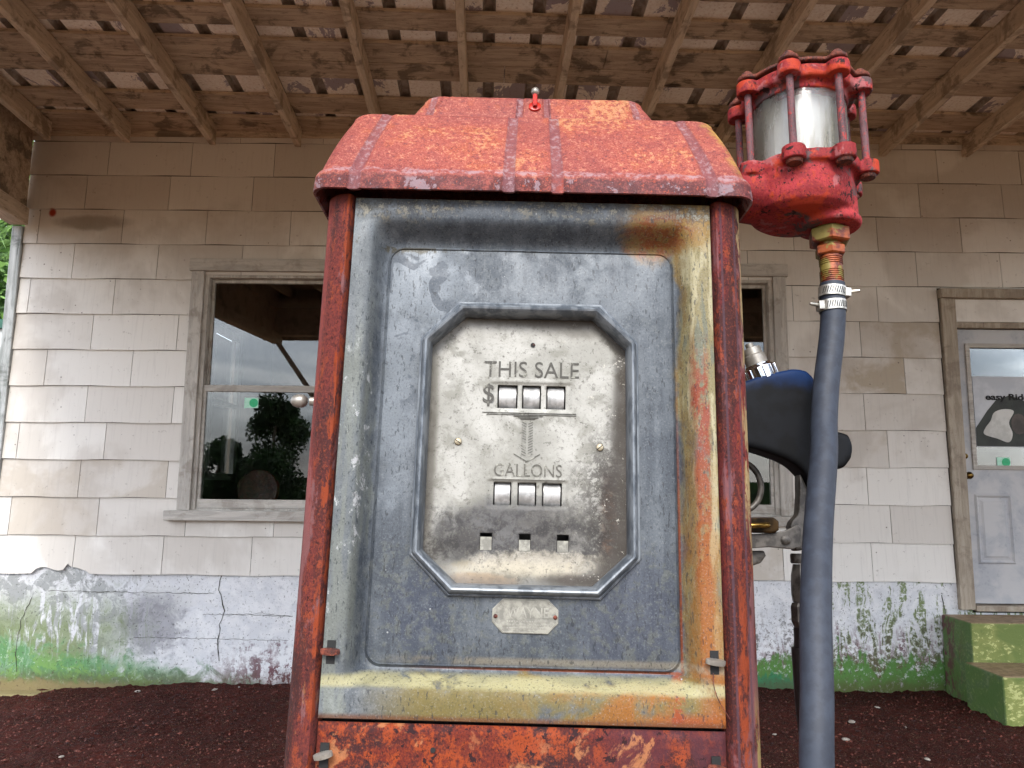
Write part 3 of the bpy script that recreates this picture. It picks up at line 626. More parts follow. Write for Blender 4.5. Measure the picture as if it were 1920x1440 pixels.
# side walls, back wall, floor, ceiling of the room
b = MB()
b.box((XL, D+.12, -.1), (XL+.1, 8.75, ZT)); b.box((XL, 8.75, -.1), (XL+.1, 9.65, 1.55)); b.box((XL, 8.75, 3.25), (XL+.1, 9.65, ZT)); b.box((XL, 9.65, -.1), (XL+.1, 11, ZT))
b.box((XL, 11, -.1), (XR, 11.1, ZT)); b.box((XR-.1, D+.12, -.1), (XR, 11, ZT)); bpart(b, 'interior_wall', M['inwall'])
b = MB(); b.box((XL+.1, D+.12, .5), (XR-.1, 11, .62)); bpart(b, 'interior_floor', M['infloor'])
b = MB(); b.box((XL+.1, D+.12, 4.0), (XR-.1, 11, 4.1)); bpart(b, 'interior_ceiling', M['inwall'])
b = MB(); b.box((XL-.2, D+.02, ZT+.001), (XR, 11.3, ZT+.1)); bpart(b, 'roof', M['tin'])
# side window seen through the shop window
sw = MB(); X0 = XL+.1
for a, c in (((8.72, 1.50), (9.68, 1.58)), ((8.72, 3.22), (9.68, 3.3)), ((8.72, 1.5), (8.80, 3.3)), ((9.58, 1.5), (9.68, 3.3)), ((8.75, 2.38), (9.65, 2.43))): sw.box((X0-.02, a[0], a[1]), (X0+.03, c[0], c[1]))
so = bpart(sw, 'side_window', M['white']); b = MB(); b.box((XL+.045, 8.8, 1.58), (XL+.050, 9.58, 3.22)); b.build('pane', M['glass'], so)
# main windows
def window(x0, x1, z0, z1, label_side):
    ww = empty('window', (x0, D, z0)); ww.parent = bld; ww.location = Vector((x0, D, z0))+OFF; O = -Vector((x0, D, z0))
    def p(b, nm, m, bv=.003):
        o = b.build(nm, m, ww, loc=O); bevel(o, bv, 2); return o
    b = MB(); b.box((x0-.09, D-.035, z0), (x0, D+.02, z1+.022)); p(b, 'side_casing', M['trim']); b = MB(); b.box((x1, D-.035, z0), (x1+.09, D+.02, z1+.022)); p(b, 'side_casing', M['trim'])
    b = MB(); b.box((x0-.105, D-.045, z1+.0225), (x1+.105, D+.02, z1+.112)); p(b, 'head_casing', M['trimx'])
    b = MB(); b.box((x0-.16, D-.075, z0-.07), (x1+.16, D+.02, z0-.002)); p(b, 'sill', M['trimx'], .005)
    # frame reveal
    b = MB(); b.box((x0, D-.012, z0), (x0+.03, D+.12, z1)); b.box((x1-.03, D-.012, z0), (x1, D+.12, z1)); b.box((x0+.03, D-.01, z1-.02), (x1-.03, D+.12, z1)); b.box((x0+.03, D-.01, z0), (x1-.03, D+.12, z0+.012)); p(b, 'frame', M['trim'])
    zm = 2.125
    b = MB(); b.box((x0+.031, D+.045, zm+.028), (x0+.052, D+.075, z1-.021)); b.box((x1-.052, D+.045, zm+.028), (x1-.031, D+.075, z1-.021)); b.box((x0+.031, D+.043, z1-.045), (x1-.031, D+.077, z1-.021)); b.box((x0+.031, D+.042, zm-.02), (x1-.031, D+.078, zm+.028)); p(b, 'upper_sash', M['trim'])
    b = MB(); b.box((x0+.031, D+.005, z0+.0), (x0+.052, D+.038, zm+.01)); b.box((x1-.052, D+.005, z0+.0), (x1-.031, D+.038, zm+.01)); b.box((x0+.031, D+.003, z0+.013), (x1-.031, D+.040, z0+.075)); b.box((x0+.031, D+.002, zm-.024), (x1-.031, D+.0395, zm+.022)); p(b, 'lower_sash', M['trimx'])
    b = MB(); b.box((x0+.045, D+.058, zm+.02), (x1-.045, D+.062, z1-.035)); b.build('upper_pane', M['glass'], ww, loc=O)
    b = MB(); b.box((x0+.045, D+.018, z0+.07), (x1-.045, D+.022, zm-.015)); b.build('lower_pane', M['glass'], ww, loc=O)
    return ww
for wn in wins: window(*wn, 0)
# corner board
b = MB(); p0 = wl(24, 425); p1 = wl(46, 425)
b.box((XL-.075, D-.03, -.05), (XL+.003, D+.06, 3.29)); o = bpart(b, 'corner_board', M['cornerwood']); bevel(o, .006, 2)
# door
dr = empty('door'); dr.parent = bld; dr.location = Vector((3.17, D, .66))+OFF; DO = -Vector((3.17, D, .66))
def dp(b, nm, m, bv=.003, parent=None, seg=2):
    o = b.build(nm, m, parent or dr, loc=DO if not parent else None)
    if bv: bevel(o, bv, seg)
    return o
b = MB(); b.box((3.062, D-.035, .655), (3.112, D+.02, 2.822)); b.box((3.1125, D-.022, .655), (3.17, D+.10, 2.822)); dp(b, 'side_casing', M['doortrim']); b = MB(); b.box((4.10, D-.035, .655), (4.21, D+.1, 2.822)); dp(b, 'side_casing', M['doortrim'])
b = MB(); b.box((3.055, D-.055, 2.8225), (4.22, D+.02, 2.888)); dp(b, 'head_casing', M['doortrim'])
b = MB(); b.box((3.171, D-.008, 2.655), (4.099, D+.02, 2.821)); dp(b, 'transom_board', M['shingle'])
b = MB(); b.box((3.171, D-.012, 2.612), (4.099, D+.03, 2.652)); dp(b, 'head_jamb', M['doortrim'])
b = MB(); b.box((3.171, D-.03, .645), (4.099, D+.09, .682)); dp(b, 'threshold', M['doortrim'])
# slab with window opening and two raised panels
b = MB(); sx0, sx1, sz0, sz1 = 3.173, 4.097, .690, 2.608; gx0, gx1, gz0, gz1 = 3.275, 4.0, 1.635, 2.475
for a in subtract((sx0, sx1, sz0, sz1), [(gx0, gx1, gz0, gz1)]): b.box((a[0], D+.035, a[2]), (a[1], D+.075, a[3]))
dp(b, 'door_slab', M['door'], 0)
b = MB()
for a in subtract((gx0-.03, gx1+.03, gz0-.03, gz1+.03), [(gx0, gx1, gz0, gz1)]): b.box((a[0], D+.022, a[2]), (a[1], D+.05, a[3]))
dp(b, 'window_frame', M['trimx'], .002)
for px0 in (3.242, 3.70):
    b = MB(); x0, x1, z0, z1 = px0, px0+.26, .955, 1.435
    def ring(i, y): return [(x0+i, y, z0+i), (x1-i, y, z0+i), (x1-i, y, z1-i), (x0+i, y, z1-i)]
    rs = [ring(0, D+.0348), ring(.012, D+.024), ring(.026, D+.034), ring(.04, D+.033), ring(.055, D+.026)]
    vv = [q for r_ in rs for q in r_]; ff = [(k*4+i, k*4+(i+1) % 4, k*4+4+(i+1) % 4, k*4+4+i) for k in range(4) for i in range(4)]+[(16, 17, 18, 19)]
    b.add(vv, ff); dp(b, 'raised_panel', M['door'], 0)
b = MB(); b.box((gx0, D+.046, gz0), (gx1, D+.050, gz1)); dp(b, 'glass_pane', M['glass'], 0)
for zz, rr, nm in ((1.698, .020, 'deadbolt'), (1.563, .026, 'door_knob')):
    b = MB(); Mx = Matrix.Translation((3.195, D+.035, zz)) @ Matrix.Rotation(math.pi/2, 4, 'X')
    if nm == 'deadbolt': b.lathe([(rr, 0), (rr, .008), (rr*.75, .013), (rr*.6, .014)], 20, Mx)
    else: b.lathe([(rr, 0), (rr, .005), (rr*.45, .008), (rr*.4, .025), (rr*.8, .032), (rr*1.0, .045), (rr*.8, .058), (rr*.3, .062)], 20, Mx)
    dp(b, nm, M['goldbrass'], 0).data.polygons.foreach_set('use_smooth', [True]*len(b.f))
# poster and stickers in the glass
ps = tag(empty('poster', (3.30, D+.046, 1.75)), 'white printed poster with black lettering and dark hill shape, taped to the door glass', 'poster')
PO = -Vector((3.30, D+.046, 1.75))
b = MB(); b.box((3.292, D+.0440, 1.765), (3.95, D+.0455, 2.27)); o = b.build('paper', simple('dull poster paper', '#b9bcc0', '#a9acb2', 6, .35), ps, loc=PO)
pk = simple('poster dark ink', '#1c211c', '#2b312a', 9, .6)
def smooth_poly(P, n=5):
    P = list(P); Q = [Vector((x, 0, z)) for x, z in P]; m = len(Q); out = []
    for i in range(m):
        a, b_, c_, d = Q[i-1], Q[i], Q[(i+1) % m], Q[(i+2) % m]
        for k in range(n):
            t = k/n; p = .5*((2*b_)+(c_-a)*t+(2*a-5*b_+4*c_-d)*t*t+(3*b_-a-3*c_+d)*t**3); out.append((p.x, p.z))
    return out
b = MB(); hill = [(3.293, 1.77), (3.945, 1.77), (3.945, 2.10), (3.80, 2.12), (3.66, 2.09), (3.55, 2.135), (3.45, 2.10), (3.38, 2.02), (3.33, 1.95), (3.293, 1.90)]
b.prism(hill, D+.0425, D+.0439); b.build('printed_hill', pk, ps, loc=PO)
b = MB(); b.prism(smooth_poly([(3.35, 1.855), (3.44, 1.825), (3.52, 1.80), (3.55, 1.86), (3.53, 1.94), (3.57, 2.02), (3.50, 2.035), (3.43, 2.01), (3.40, 1.95), (3.36, 1.90)]), D+.0415, D+.0424); b.build('printed_clearing', M['white'], ps, loc=PO)
b = MB(); b.prism([(3.56+.055*math.cos(t*math.pi/6)*1.0+.04, 1.93+.075*math.sin(t*math.pi/6)) for t in range(12)], D+.0413, D+.0423); b.build('printed_shape', simple('poster brown ink', '#3a332e', '#514842', 9, .6), ps, loc=PO)
t_ = text_mesh('lettering', 'easy Rider', 3.375, 3.72, 2.085, 2.145, D+.0412, .0006, M['black'], ps, .03); t_.location = PO
def sticker(x, z, Y, lab, s=.075):
    e_ = tag(empty('sticker', (x, Y, z)), lab, 'sticker', 'green dot stickers on the glass')
    b = MB(); b.box((0, -.001, 0), (s*1.35, 0, s)); b.build('paper', M['stick'], e_)
    b = MB(); b.lathe([(s*.42, 0), (s*.42, .0008)], 24, Matrix.Translation((s*.9, -.0012, s*.5)) @ Matrix.Rotation(math.pi/2, 4, 'X')); b.build('green_dot', M['green'], e_)
q = wl(458, 765, D+.018); sticker(q.x, q.z, D+.0165, 'small sticker with green dot on the lower pane of the left window', .073)
q = wl(1870, 876, D+.045); sticker(q.x, q.z, D+.0445, 'small sticker with green dot on the door glass below the poster', .07)
# chairs inside
def chair(x, y, rz, lab, first=None):
    c = tag(empty('chair', (x, y, .62), rz), lab, 'chair', 'red chairs inside the shop')
    b = MB(); b.lathe([(.02, 0), (.17, .004), (.185, .02), (.17, .04), (.02, .045)], 28, Matrix.Translation((0, .2, .78)) @ Matrix.Rotation(R(80), 4, 'X')); b.build('backrest', M['redvinyl'], c, 40)
    b = MB(); b.lathe([(.02, 0), (.2, .004), (.22, .03), (.2, .055), (.02, .06)], 28, Matrix.Translation((0, 0, .42))); b.build('seat', M['redvinyl'], c, 40)
    for sx in (-1, 1):
        for sy in (-1, 1):
            b = MB(); b.rod((sx*.15, sy*.14, .43), (sx*.2, sy*.2, 0), .012); b.build('leg', M['chrome'], c, 40)
        b = MB(); b.tube(catmull([(sx*.2, .18, .45), (sx*.23, .17, .62), (sx*.24, .0, .66), (sx*.23, -.17, .64), (sx*.21, -.18, .44)], 6), .011, 10); b.build('armrest', M['chrome'], c, 60)
    return c
chair(-2.22, 6.75, R(8), 'red round backed chair behind the left window glass, further left')
chair(-1.65, 6.75, R(-10), 'red round backed chair behind the left window glass, beside the pump post')

# ================================================================== CANOPY
cd = ray(905, 975); th = math.atan2(-cd.x/cd.y*-1, 1)    # rafters run a little askew to the wall
ang = math.atan(-cd.x/cd.y); slope = -cd.z/cd.y
LEN = 5.3; ZR = 4.03
cn = tag(empty('canopy', (0, D-.02, 0), ang), 'wooden station canopy with slanted rafters, stained boards and pale ribbed sheets', 'canopy')
def zr(y): return ZR-slope*y                          # y negative towards the camera
def cbar(b, x0, x1, y0, y1, dz0, dz1):
    v = [(x, y, zr(y)+dz) for dz in (dz0, dz1) for y in (y0, y1) for x in (x0, x1)]
    b.add(v, [(0, 2, 3, 1), (4, 5, 7, 6), (0, 1, 5, 4), (2, 6, 7, 3), (0, 4, 6, 2), (1, 3, 7, 5)])
xr = wl(408, 284).x
for i in range(-2, 15):
    x = xr+(i)*.612; b = MB()
    if i == -2: x += .05
    xs_ = [-.0225, .0225]; N = 16; vv = []; ff = []
    for k in range(N+1):
        y = -LEN+(LEN-.0)*k/N; jx = .006*mnoise.noise((i*3.1, y*.8, 0)); jz = .006*mnoise.noise((i*3.1, y*.8, 9))
        dz1 = -.001
        for dx, dz in ((-.0225, -.142), (.0225, -.142), (.0225, dz1), (-.0225, dz1)): vv.append((x+dx+jx, y, zr(y)+dz+(jz if dz < -.1 else 0)))
    for k in range(N):
        for j in range(4): ff.append((k*4+j, k*4+(j+1) % 4, k*4+4+(j+1) % 4, k*4+4+j))
    ff += [(3, 2, 1, 0), (N*4, N*4+1, N*4+2, N*4+3)]
    b.add(vv, ff); o = b.build('rafter', M['rafter'], cn); bevel(o, .004, 2, 50)
def yof(py):                                           # depth of a photo row on the roof plane
    d = ray(1019, py); t = (zr(0)+slope*(D-.02)-CAM.z)/(d.z+slope*d.y); return (d*t).y-(D-.02)
rows = [(240, 234, 0), (224, 193, 1), (157, 127, 0), (126, 89, 1), (64, 31, 0), (-8, -50, 1), (-50, -85, 0)]
ybs = [(yof(a), yof(c)) for a, c, _ in rows]; ybs[0] = (.26, ybs[0][1])
y = yof(-130)
while y > -LEN+.2:
    wd = random.uniform(.14, .24); ybs.append((y, y-wd)); y -= wd+random.choice([.003, .003, .12, .22])
for k, (ya, yb) in enumerate(ybs):
    x = -3.75
    while x < 7.3:
        ln = random.uniform(3, 4.8) if k > 1 else 9; x2 = min(x+ln, 7.4); b = MB(); N = max(8, int((x2-x)/.15)); vv = []; ff = []
        for j in range(N+1):
            xx = x+(x2-x)*j/N; e1 = .008*mnoise.noise((xx*2.2, k*5, 0)); e2 = .008*mnoise.noise((xx*2.2, k*5, 4)); jz = .002*math.sin(k*3.3)
            for y_, dz in ((yb+e1, .001+jz), (ya+e2, .001-jz), (ya+e2, .022-jz), (yb+e1, .022+jz)): vv.append((xx, y_, zr(y_)+dz+.001))
        for j in range(N):
            for q in range(4): ff.append((j*4+q, j*4+4+q, j*4+4+(q+1) % 4, j*4+(q+1) % 4))
        ff += [(0, 1, 2, 3), (N*4+3, N*4+2, N*4+1, N*4)]
        b.add(vv, ff); b.build('ceiling_board', M['board'], cn); x = x2+.004
# ribbed roof sheets
vv = []; ff = []; mi = []; x = -3.8; prof = []
while x < 7.5:
    prof += [(x, .026, 0), (x+.205, .026, 1), (x+.222, .062, 1), (x+.262, .062, 1), (x+.279, .026, 0)]; x += .28
for s_ in range(2):
    ya, yb = (.26, -4.4) if s_ == 0 else (-4.3, -LEN-.1)
    o = len(vv)
    for (x, dz, m_) in prof: vv += [(x, ya, zr(ya)+dz+s_*.004), (x, yb, zr(yb)+dz+s_*.004)]
    for j in range(len(prof)-1):
        ff.append((o+2*j, o+2*j+2, o+2*j+3, o+2*j+1)); mi.append(prof[j][2])
me = bpy.data.meshes.new('roof_sheet'); me.from_pydata(vv, [], ff); me.update(); o = link('roof_sheet', me, [M['tin'], M['tinrib']], cn); me.polygons.foreach_set('material_index', mi)
# ledger, end panel, end beam, front fascia
b = MB(); b.box((-3.62, -.004, 3.985), (7.2, .03, 4.085)); ob = b.build('ledger', M['board'], cn); bevel(ob, .004)
ob.rotation_euler.z = -ang
xe = XL+.012; b = MB()
pA = wl(50, 385, D-.03); pB = wl(50, 421, D-.03)
N = 12
zbA = pB.z
def zb_(y): return zbA-.03*y
for k in range(5):
    t0, t1 = k/5+.002, (k+1)/5-.002; vv = []
    for y_ in (.13, -LEN):
        zlo = zb_(y_)+.13; zhi = zr(y_)-.01; vv += [(xe-.0, y_, zlo+(zhi-zlo)*t0), (xe-.0, y_, zlo+(zhi-zlo)*t1), (xe-.02, y_, zlo+(zhi-zlo)*t1), (xe-.02, y_, zlo+(zhi-zlo)*t0)]
    b.add(vv, [(0, 1, 5, 4), (1, 2, 6, 5), (2, 3, 7, 6), (3, 0, 4, 7), (3, 2, 1, 0), (4, 5, 6, 7)])
b.build('end_panel', M['board'], cn)
b = MB(); vv = [(x_, y_, zb_(y_)+dz) for dz in (0, .128) for y_ in (-LEN, .12) for x_ in (xe-.10, xe+.03)]
b.add(vv, [(0, 2, 3, 1), (4, 5, 7, 6), (0, 1, 5, 4), (2, 6, 7, 3), (0, 4, 6, 2), (1, 3, 7, 5)]); bevel(b.build('end_beam', M['rafter'], cn), .006)
b = MB(); zf = zr(-LEN); b.box((-3.8, -LEN-.05, 3.52), (7.4, -LEN-.002, zf+.09)); bevel(b.build('fascia', M['board'], cn), .006)
b = MB(); b.box((-3.55, -LEN+.03, 3.56), (7.3, -LEN+.17, zf-.145)); bevel(b.build('front_beam', M['rafter'], cn), .006)
for x in (-1.95, 4.1):
    b = MB(); b.box((x-.06, -LEN+.04, -.1), (x+.06, -LEN+.16, 3.499)); bevel(b.build('canopy_post', M['rafter'], cn), .01)
    sx = -1 if x < 0 else 1
    b = MB(); b.rod((x+sx*.06, -LEN+.10, 1.35), (x+sx*1.62, -LEN+.10, 3.50), .035, 10); b.build('brace_pole', M['board'], cn, 60)

# ================================================================== STEPS
st = tag(empty('concrete_steps', (2.97, D-.02, .0)), 'green painted concrete steps with worn tan treads below the door', 'steps')
SO = -Vector((2.97, D-.02, .0))
def stepbox(nm, x0, x1, y0, y1, z0, z1):
    b = MB(); nx_, nz_ = 30, 8
    b.box((x0, y0, z0), (x1, y1, z1)); o = b.build(nm, M['step'], st, loc=SO); bevel(o, .012, 3); return o
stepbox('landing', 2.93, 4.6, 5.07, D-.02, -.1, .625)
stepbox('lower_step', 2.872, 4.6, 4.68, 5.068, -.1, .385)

# ================================================================== TREES, FAR SHED
def crown_mesh(name, r, h, n, leaf, seed):
    rs = np.random.RandomState(seed); C_ = []
    for k in range(26):
        t = rs.rand(); rr = r*(.35+.65*math.sin(math.pi*(.15+.8*t))); a = rs.rand()*6.28; q = rr*math.sqrt(rs.rand())*.75
        C_.append((q*math.cos(a), q*math.sin(a), h*t, r*(.22+.2*rs.rand())))
    C_ = np.array(C_); k = rs.randint(0, len(C_), n); d = rs.normal(size=(n, 3)); d /= np.linalg.norm(d, axis=1)[:, None]
    p = C_[k, :3]+d*(C_[k, 3]*(rs.rand(n)**.4))[:, None]
    a = rs.normal(size=(n, 3)); a /= np.linalg.norm(a, axis=1)[:, None]; b_ = np.cross(a, rs.normal(size=(n, 3))); b_ /= np.linalg.norm(b_, axis=1)[:, None]
    s = leaf*(.6+.8*rs.rand(n))[:, None]
    vv = np.stack([p-a*s, p+b_*s*.5, p+a*s, p-b_*s*.5], 1).reshape(-1, 3)
    me = bpy.data.meshes.new(name); me.from_pydata(vv.tolist(), [], np.arange(4*n).reshape(-1, 4).tolist()); me.update(); return me
def tree(x, y, h, r, m, lab, seed, th_=.3, n=16000, group=None):
    t = tag(empty('tree', (x, y, 0)), lab, 'tree', group)
    me = crown_mesh('crown', r, h*(1-th_), n, r*.045, seed); link('crown', me, M[m], t, loc=(0, 0, h*th_))
    b = MB(); b.tube(catmull([(0, 0, -.1), (.05*r, 0, h*.3), (-.04*r, .05*r, h*.6), (0, 0, h*.92)], 5), [r*.09*(1-.055*k) for k in range(16)], 8)
    for k in range(6):
        a = k*1.05; zz = h*(th_+.06*k); b.tube([(0, 0, zz), (r*.35*math.cos(a), r*.35*math.sin(a), zz+h*.1), (r*.7*math.cos(a), r*.7*math.sin(a), zz+h*.16)], [r*.035, r*.02, r*.01], 6)
    b.build('trunk', M['bark'], t, 60)
    return t
tree(-10.9, 25.5, 6.0, 2.3, 'leaf2', 'light green leafy tree seen through the side window of the shop', 3, .15)
tree(-9.5, 13.5, 7.5, 2.4, 'leaf2', 'green tree above the white shed at the left edge', 5, .25)
tree(-10.6, -24, 5.1, 2.0, 'leaf', 'dark rounded tree across the road, reflected in the left window', 11, .12)
tree(-13.6, -25.5, 3.2, 1.9, 'leaf', 'shorter dark tree across the road, left neighbour of the rounded one in the reflection', 12, .1)
for k, (x, y, h) in enumerate([(6, -30, 4.3), (22, -34, 5.5)]):
    tree(x, y, h, 2.6, 'leaf', ['dark tree across the road behind the photographer, right of the road bend', 'tall dark tree across the road behind the photographer, farthest right'][k], 20+k, .12, 4000)
b = MB(); b.box((-70, -42, -.1), (60, -38, 1.9)); tag(b.build('embankment', M['leaf']), kind='structure')
sh = tag(empty('shed', (-9.2, 9.3, 0)), 'white metal shed with dark green trim at the left edge beyond the corner board', 'shed')
b = MB(); b.box((-3, 0, -.1), (3.4, 5, 2.66)); b.build('shed_wall', M['shedwhite'], sh)
b = MB(); b.box((-3.1, -.12, 2.661), (3.5, 5.1, 2.80)); b.box((-3.1, -.05, 3.31), (3.5, 5.1, 3.42)); b.build('green_trim', M['shedgreen'], sh)
b = MB(); b.box((-3.0, .0, 2.801), (3.4, 5, 3.309)); b.build('upper_wall', M['shedwhite'], sh)

# ================================================================== GAS PUMP
pump = tag(empty('gas_pump'), 'old rusty red gas pump with grey octagonal dial front and blank number wheels', 'gas pump')
pump.matrix_world = Mp
# --- front panel: stamped zinc tray
def rrect(hx_, z0, z1, r, ang_, cx=0.0):
    cz = (z0+z1)/2; hz = (z1-z0)/2; out = []
    for a in ang_:
        dx, dz = math.cos(a), math.sin(a)
        lo, hi = 0, 1.0
        for _ in range(34):
            m = (lo+hi)/2; x, z = abs(m*dx), abs(m*dz)
            qx, qz = x-(hx_-r), z-(hz-r); sd_ = math.hypot(max(qx, 0), max(qz, 0))+min(max(qx, qz), 0)-r
            if sd_ < 0: lo = m
            else: hi = m
        out.append((cx+lo*dx, cz+lo*dz))
    return out
czc = .3195
def octo(hx_, cut_x, zt, zts, zb, zbs, ang_, cz):
    P = [(cut_x, zt), (hx_, zts), (hx_, zbs), (cut_x, zb), (-cut_x, zb), (-hx_, zbs), (-hx_, zts), (-cut_x, zt)]; out = []
    for a in ang_:
        dx, dz = math.cos(a), math.sin(a); best = 9
        for i in range(8):
            (x0, z0), (x1, z1) = P[i], P[(i+1) % 8]; z0 -= cz; z1 -= cz; ex, ez = x1-x0, z1-z0; den = dx*ez-dz*ex
            if abs(den) < 1e-12: continue
            t = (x0*ez-z0*ex)/den; u = (x0*dz-z0*dx)/den
            if t > 0 and -1e-6 <= u <= 1+1e-6: best = min(best, t)
        out.append((best*dx, cz+best*dz))
    return out
cz_ = .317
oct_pts = [(.091, .503), (.1385, .453), (.1385, .1835), (.091, .1365), (-.091, .1365), (-.1385, .1835), (-.1385, .453), (-.091, .503)]
angs = sorted(set([round(2*math.pi*i/420, 6) for i in range(420)]+[round(math.atan2(z-cz_, x) % (2*math.pi), 6) for x, z in oct_pts]+[round(math.atan2(z-cz_, x) % (2*math.pi), 6) for x, z in ((.2305, .636), (.2305, 0), (-.2305, 0), (-.2305, .636))]))
NA = len(angs)
def shift(P, c0):       # rrect is centred on its own centre; resample about cz_
    return P
rings = []
def RR(hx_, z0, z1, r, y):
    # sample about common centre (0, cz_)
    out = []
    ccz = (z0+z1)/2; hz = (z1-z0)/2
    for a in angs:
        dx, dz = math.cos(a), math.sin(a); lo, hi = 0, 1.0
        for _ in range(34):
            m = (lo+hi)/2; x = abs(m*dx); z = abs(cz_+m*dz-ccz); qx, qz = x-(hx_-r), z-(hz-r)
            if math.hypot(max(qx, 0), max(qz, 0))+min(max(qx, qz), 0)-r < 0: lo = m
            else: hi = m
        out.append((lo*dx, y, cz_+lo*dz))
    rings.append(out)
RR(.2305, 0, .636, .0004, .010); RR(.2305, 0, .636, .0004, .001); RR(.2297, .0008, .6352, .0008, 0)
RR(.222, .012, .627, .004, -.0006); RR(.214, .022, .619, .010, -.0002); RR(.2085, .030, .612, .016, .0012)
for i in range(1, 9):
    t = i/8; d = t*t*(3-2*t); RR(.2085-.0205*t, .030+.0225*t, .612-.031*t, .016+.004*t, .0012+.0300*d)
RR(.1868, .0545, .5795, .019, .0300); RR(.1850, .0560, .5778, .018, .0282); RR(.1838, .0572, .5766, .017, .0298)
RR(.180, .061, .573, .015, .0290)
rings2 = []
o1_ = octo(.1385, .091, .503, .453, .1365, .1835, angs, cz_)
last = rings[-1]
for t in (.25, .5, .75, .97): rings2.append([(a[0]*(1-t)+b_[0]*t, .0290-.003*t, a[2]*(1-t)+b_[1]*t) for a, b_ in zip(last, o1_)])
rings += rings2
o2_ = octo(.1300, .0855, .4945, .4500, .1445, .1870, angs, cz_)
rings.append([(x, .0268, z) for x, z in o2_]); rings.append([(x, .040, z) for x, z in o2_])
vv = []; 
for k, rg_ in enumerate(rings):
    for (x, y, z) in rg_:
        dent = 0 if k < 3 else .0011*mnoise.noise((x*13, z*13, 3))+.0006*mnoise.noise((x*40, z*30, 5))
        vv.append((x, y+dent, z+PB))
ff = [(k*NA+i, k*NA+(i+1) % NA, (k+1)*NA+(i+1) % NA, (k+1)*NA+i) for k in range(len(rings)-1) for i in range(NA)]
fp = pymesh('front_panel', vv, ff, mat=M['panel'], parent=pump, smooth=38)
# --- octagonal bezel moulding
def OC(t, y):            # t=0 outer edge .. 1 inner edge
    L_ = lambda a, c: a+(c-a)*t
    return [(x, y, z) for x, z in octo(L_(.1392, .1252), L_(.0914, .0828), L_(.5038, .4868), L_(.4533, .4478), L_(.1358, .1502), L_(.1832, .1888), angs, cz_)]
prof = [(0, .016), (0, .0105), (.10, .0098), (.16, .0100), (.20, .0088), (.28, .0035), (.40, .0002), (.54, -.0012), (.68, -.0004), (.82, .0026), (.94, .0085), (1, .016), (1, .029)]
BR = [OC(t, y) for t, y in prof]
vv = [(x, y+.0004*mnoise.noise((x*30, z*30, 7)), z+PB) for r_ in BR for x, y, z in r_]
ff = [(k*NA+i, k*NA+(i+1) % NA, (k+1)*NA+(i+1) % NA, (k+1)*NA+i) for k in range(len(BR)-1) for i in range(NA)]
bz = pymesh('bezel', vv, ff, mat=M['bezel'], parent=fp, smooth=30, loc=(0, .0118, 0))
# --- dial plate with openings
holes = [(a, b_, .3687, .399) for a, b_ in ((-.039, -.0134), (-.0074, .0167), (.0236, .0482))]+[(a, b_, .246, .274) for a, b_ in ((-.0407, -.0184), (-.0105, .0129), (.0203, .0448))]+[(a, b_, .190, .211) for a, b_ in ((-.0556, -.0407), (-.0077, .0069), (.0394, .0538))]
gxs = sorted(set([round(v_, 5) for v_ in np.arange(-.134, .1345, .002)]+[h[i] for h in holes for i in (0, 1)])); gzs = sorted(set([round(v_, 5) for v_ in np.arange(.138, .502, .002)]+[h[i] for h in holes for i in (2, 3)]))
def thin(L_, keep):
    out = [L_[0]]
    for a in L_[1:]:
        if a-out[-1] < .0007:
            if a in keep: out[-1] = a
            continue
        out.append(a)
    return out
gxs = thin(gxs, {h[i] for h in holes for i in (0, 1)}); gzs = thin(gzs, {h[i] for h in holes for i in (2, 3)})
def sm(t): t = max(0, min(1, t)); return t*t*(3-2*t)
def dialy(x, z):
    y = .0275+.0007*mnoise.noise((x*18, z*18, 1))+.0003*mnoise.noise((x*60, z*60, 2))
    for (x0, x1, zb, zt) in ((-.046, .055, .3655, .4015), (-.0475, .0515, .243, .2765)):
        e_ = min(x-x0, x1-x)/.006; ez = min((z-zb)/.004, (zt-z)/.0025); y += .0022*sm(e_+.5)*sm(ez+.5)
        lip = math.exp(-((z-(zt+.002))/.0016)**2)*sm((x-x0)/.004+1)*sm((x1-x)/.004+1); y -= .0008*lip
    for cx, cz0, r_, dpt in ((-.088, .435, .004, .0012), (-.103, .405, .005, .0016), (-.100, .392, .004, .001), (-.083, .37, .003, .0008)):
        y += dpt*math.exp(-((x-cx)**2+(z-cz0)**2)/r_**2)
    return y
vv = [(x, dialy(x, z), z+PB) for z in gzs for x in gxs]; nxg = len(gxs); ff = []
for j in range(len(gzs)-1):
    for i in range(nxg-1):
        cx, cz0 = (gxs[i]+gxs[i+1])/2, (gzs[j]+gzs[j+1])/2
        if any(h[0] < cx < h[1] and h[2] < cz0 < h[3] for h in holes): continue
        ff.append((j*nxg+i, j*nxg+i+1, (j+1)*nxg+i+1, (j+1)*nxg+i))
dial = pymesh('dial_plate', vv, ff, mat=M['dial'], parent=pump, smooth=60)
so_ = dial.modifiers.new('s', 'SOLIDIFY'); so_.thickness = .0014; so_.offset = -1; dial.location.y = .0115
b = MB(); b.box((-.2, .085, PB+.1), (.2, .09, PB+.53)); b.build('inner_backing', M['black'], pump)
text_mesh('lettering', 'THIS SALE', -.0570, .0652, PB+.4092, PB+.4300, .0272, .0006, M['letter'], dial, -.004)
text_mesh('lettering', 'GALLONS', -.0407, .0444, PB+.2815, PB+.2975, .0272, .0006, M['letter2'], dial, -.004)
text_mesh('lettering', '$', -.0578, -.0435, PB+.3705, PB+.4000, .0272, .0006, M['letter'], dial, .008)
b = MB()
def dl(x0, x1, z, t=.0007): b.box((x0, .0264, PB+z), (x1, .0282, PB+z+t))
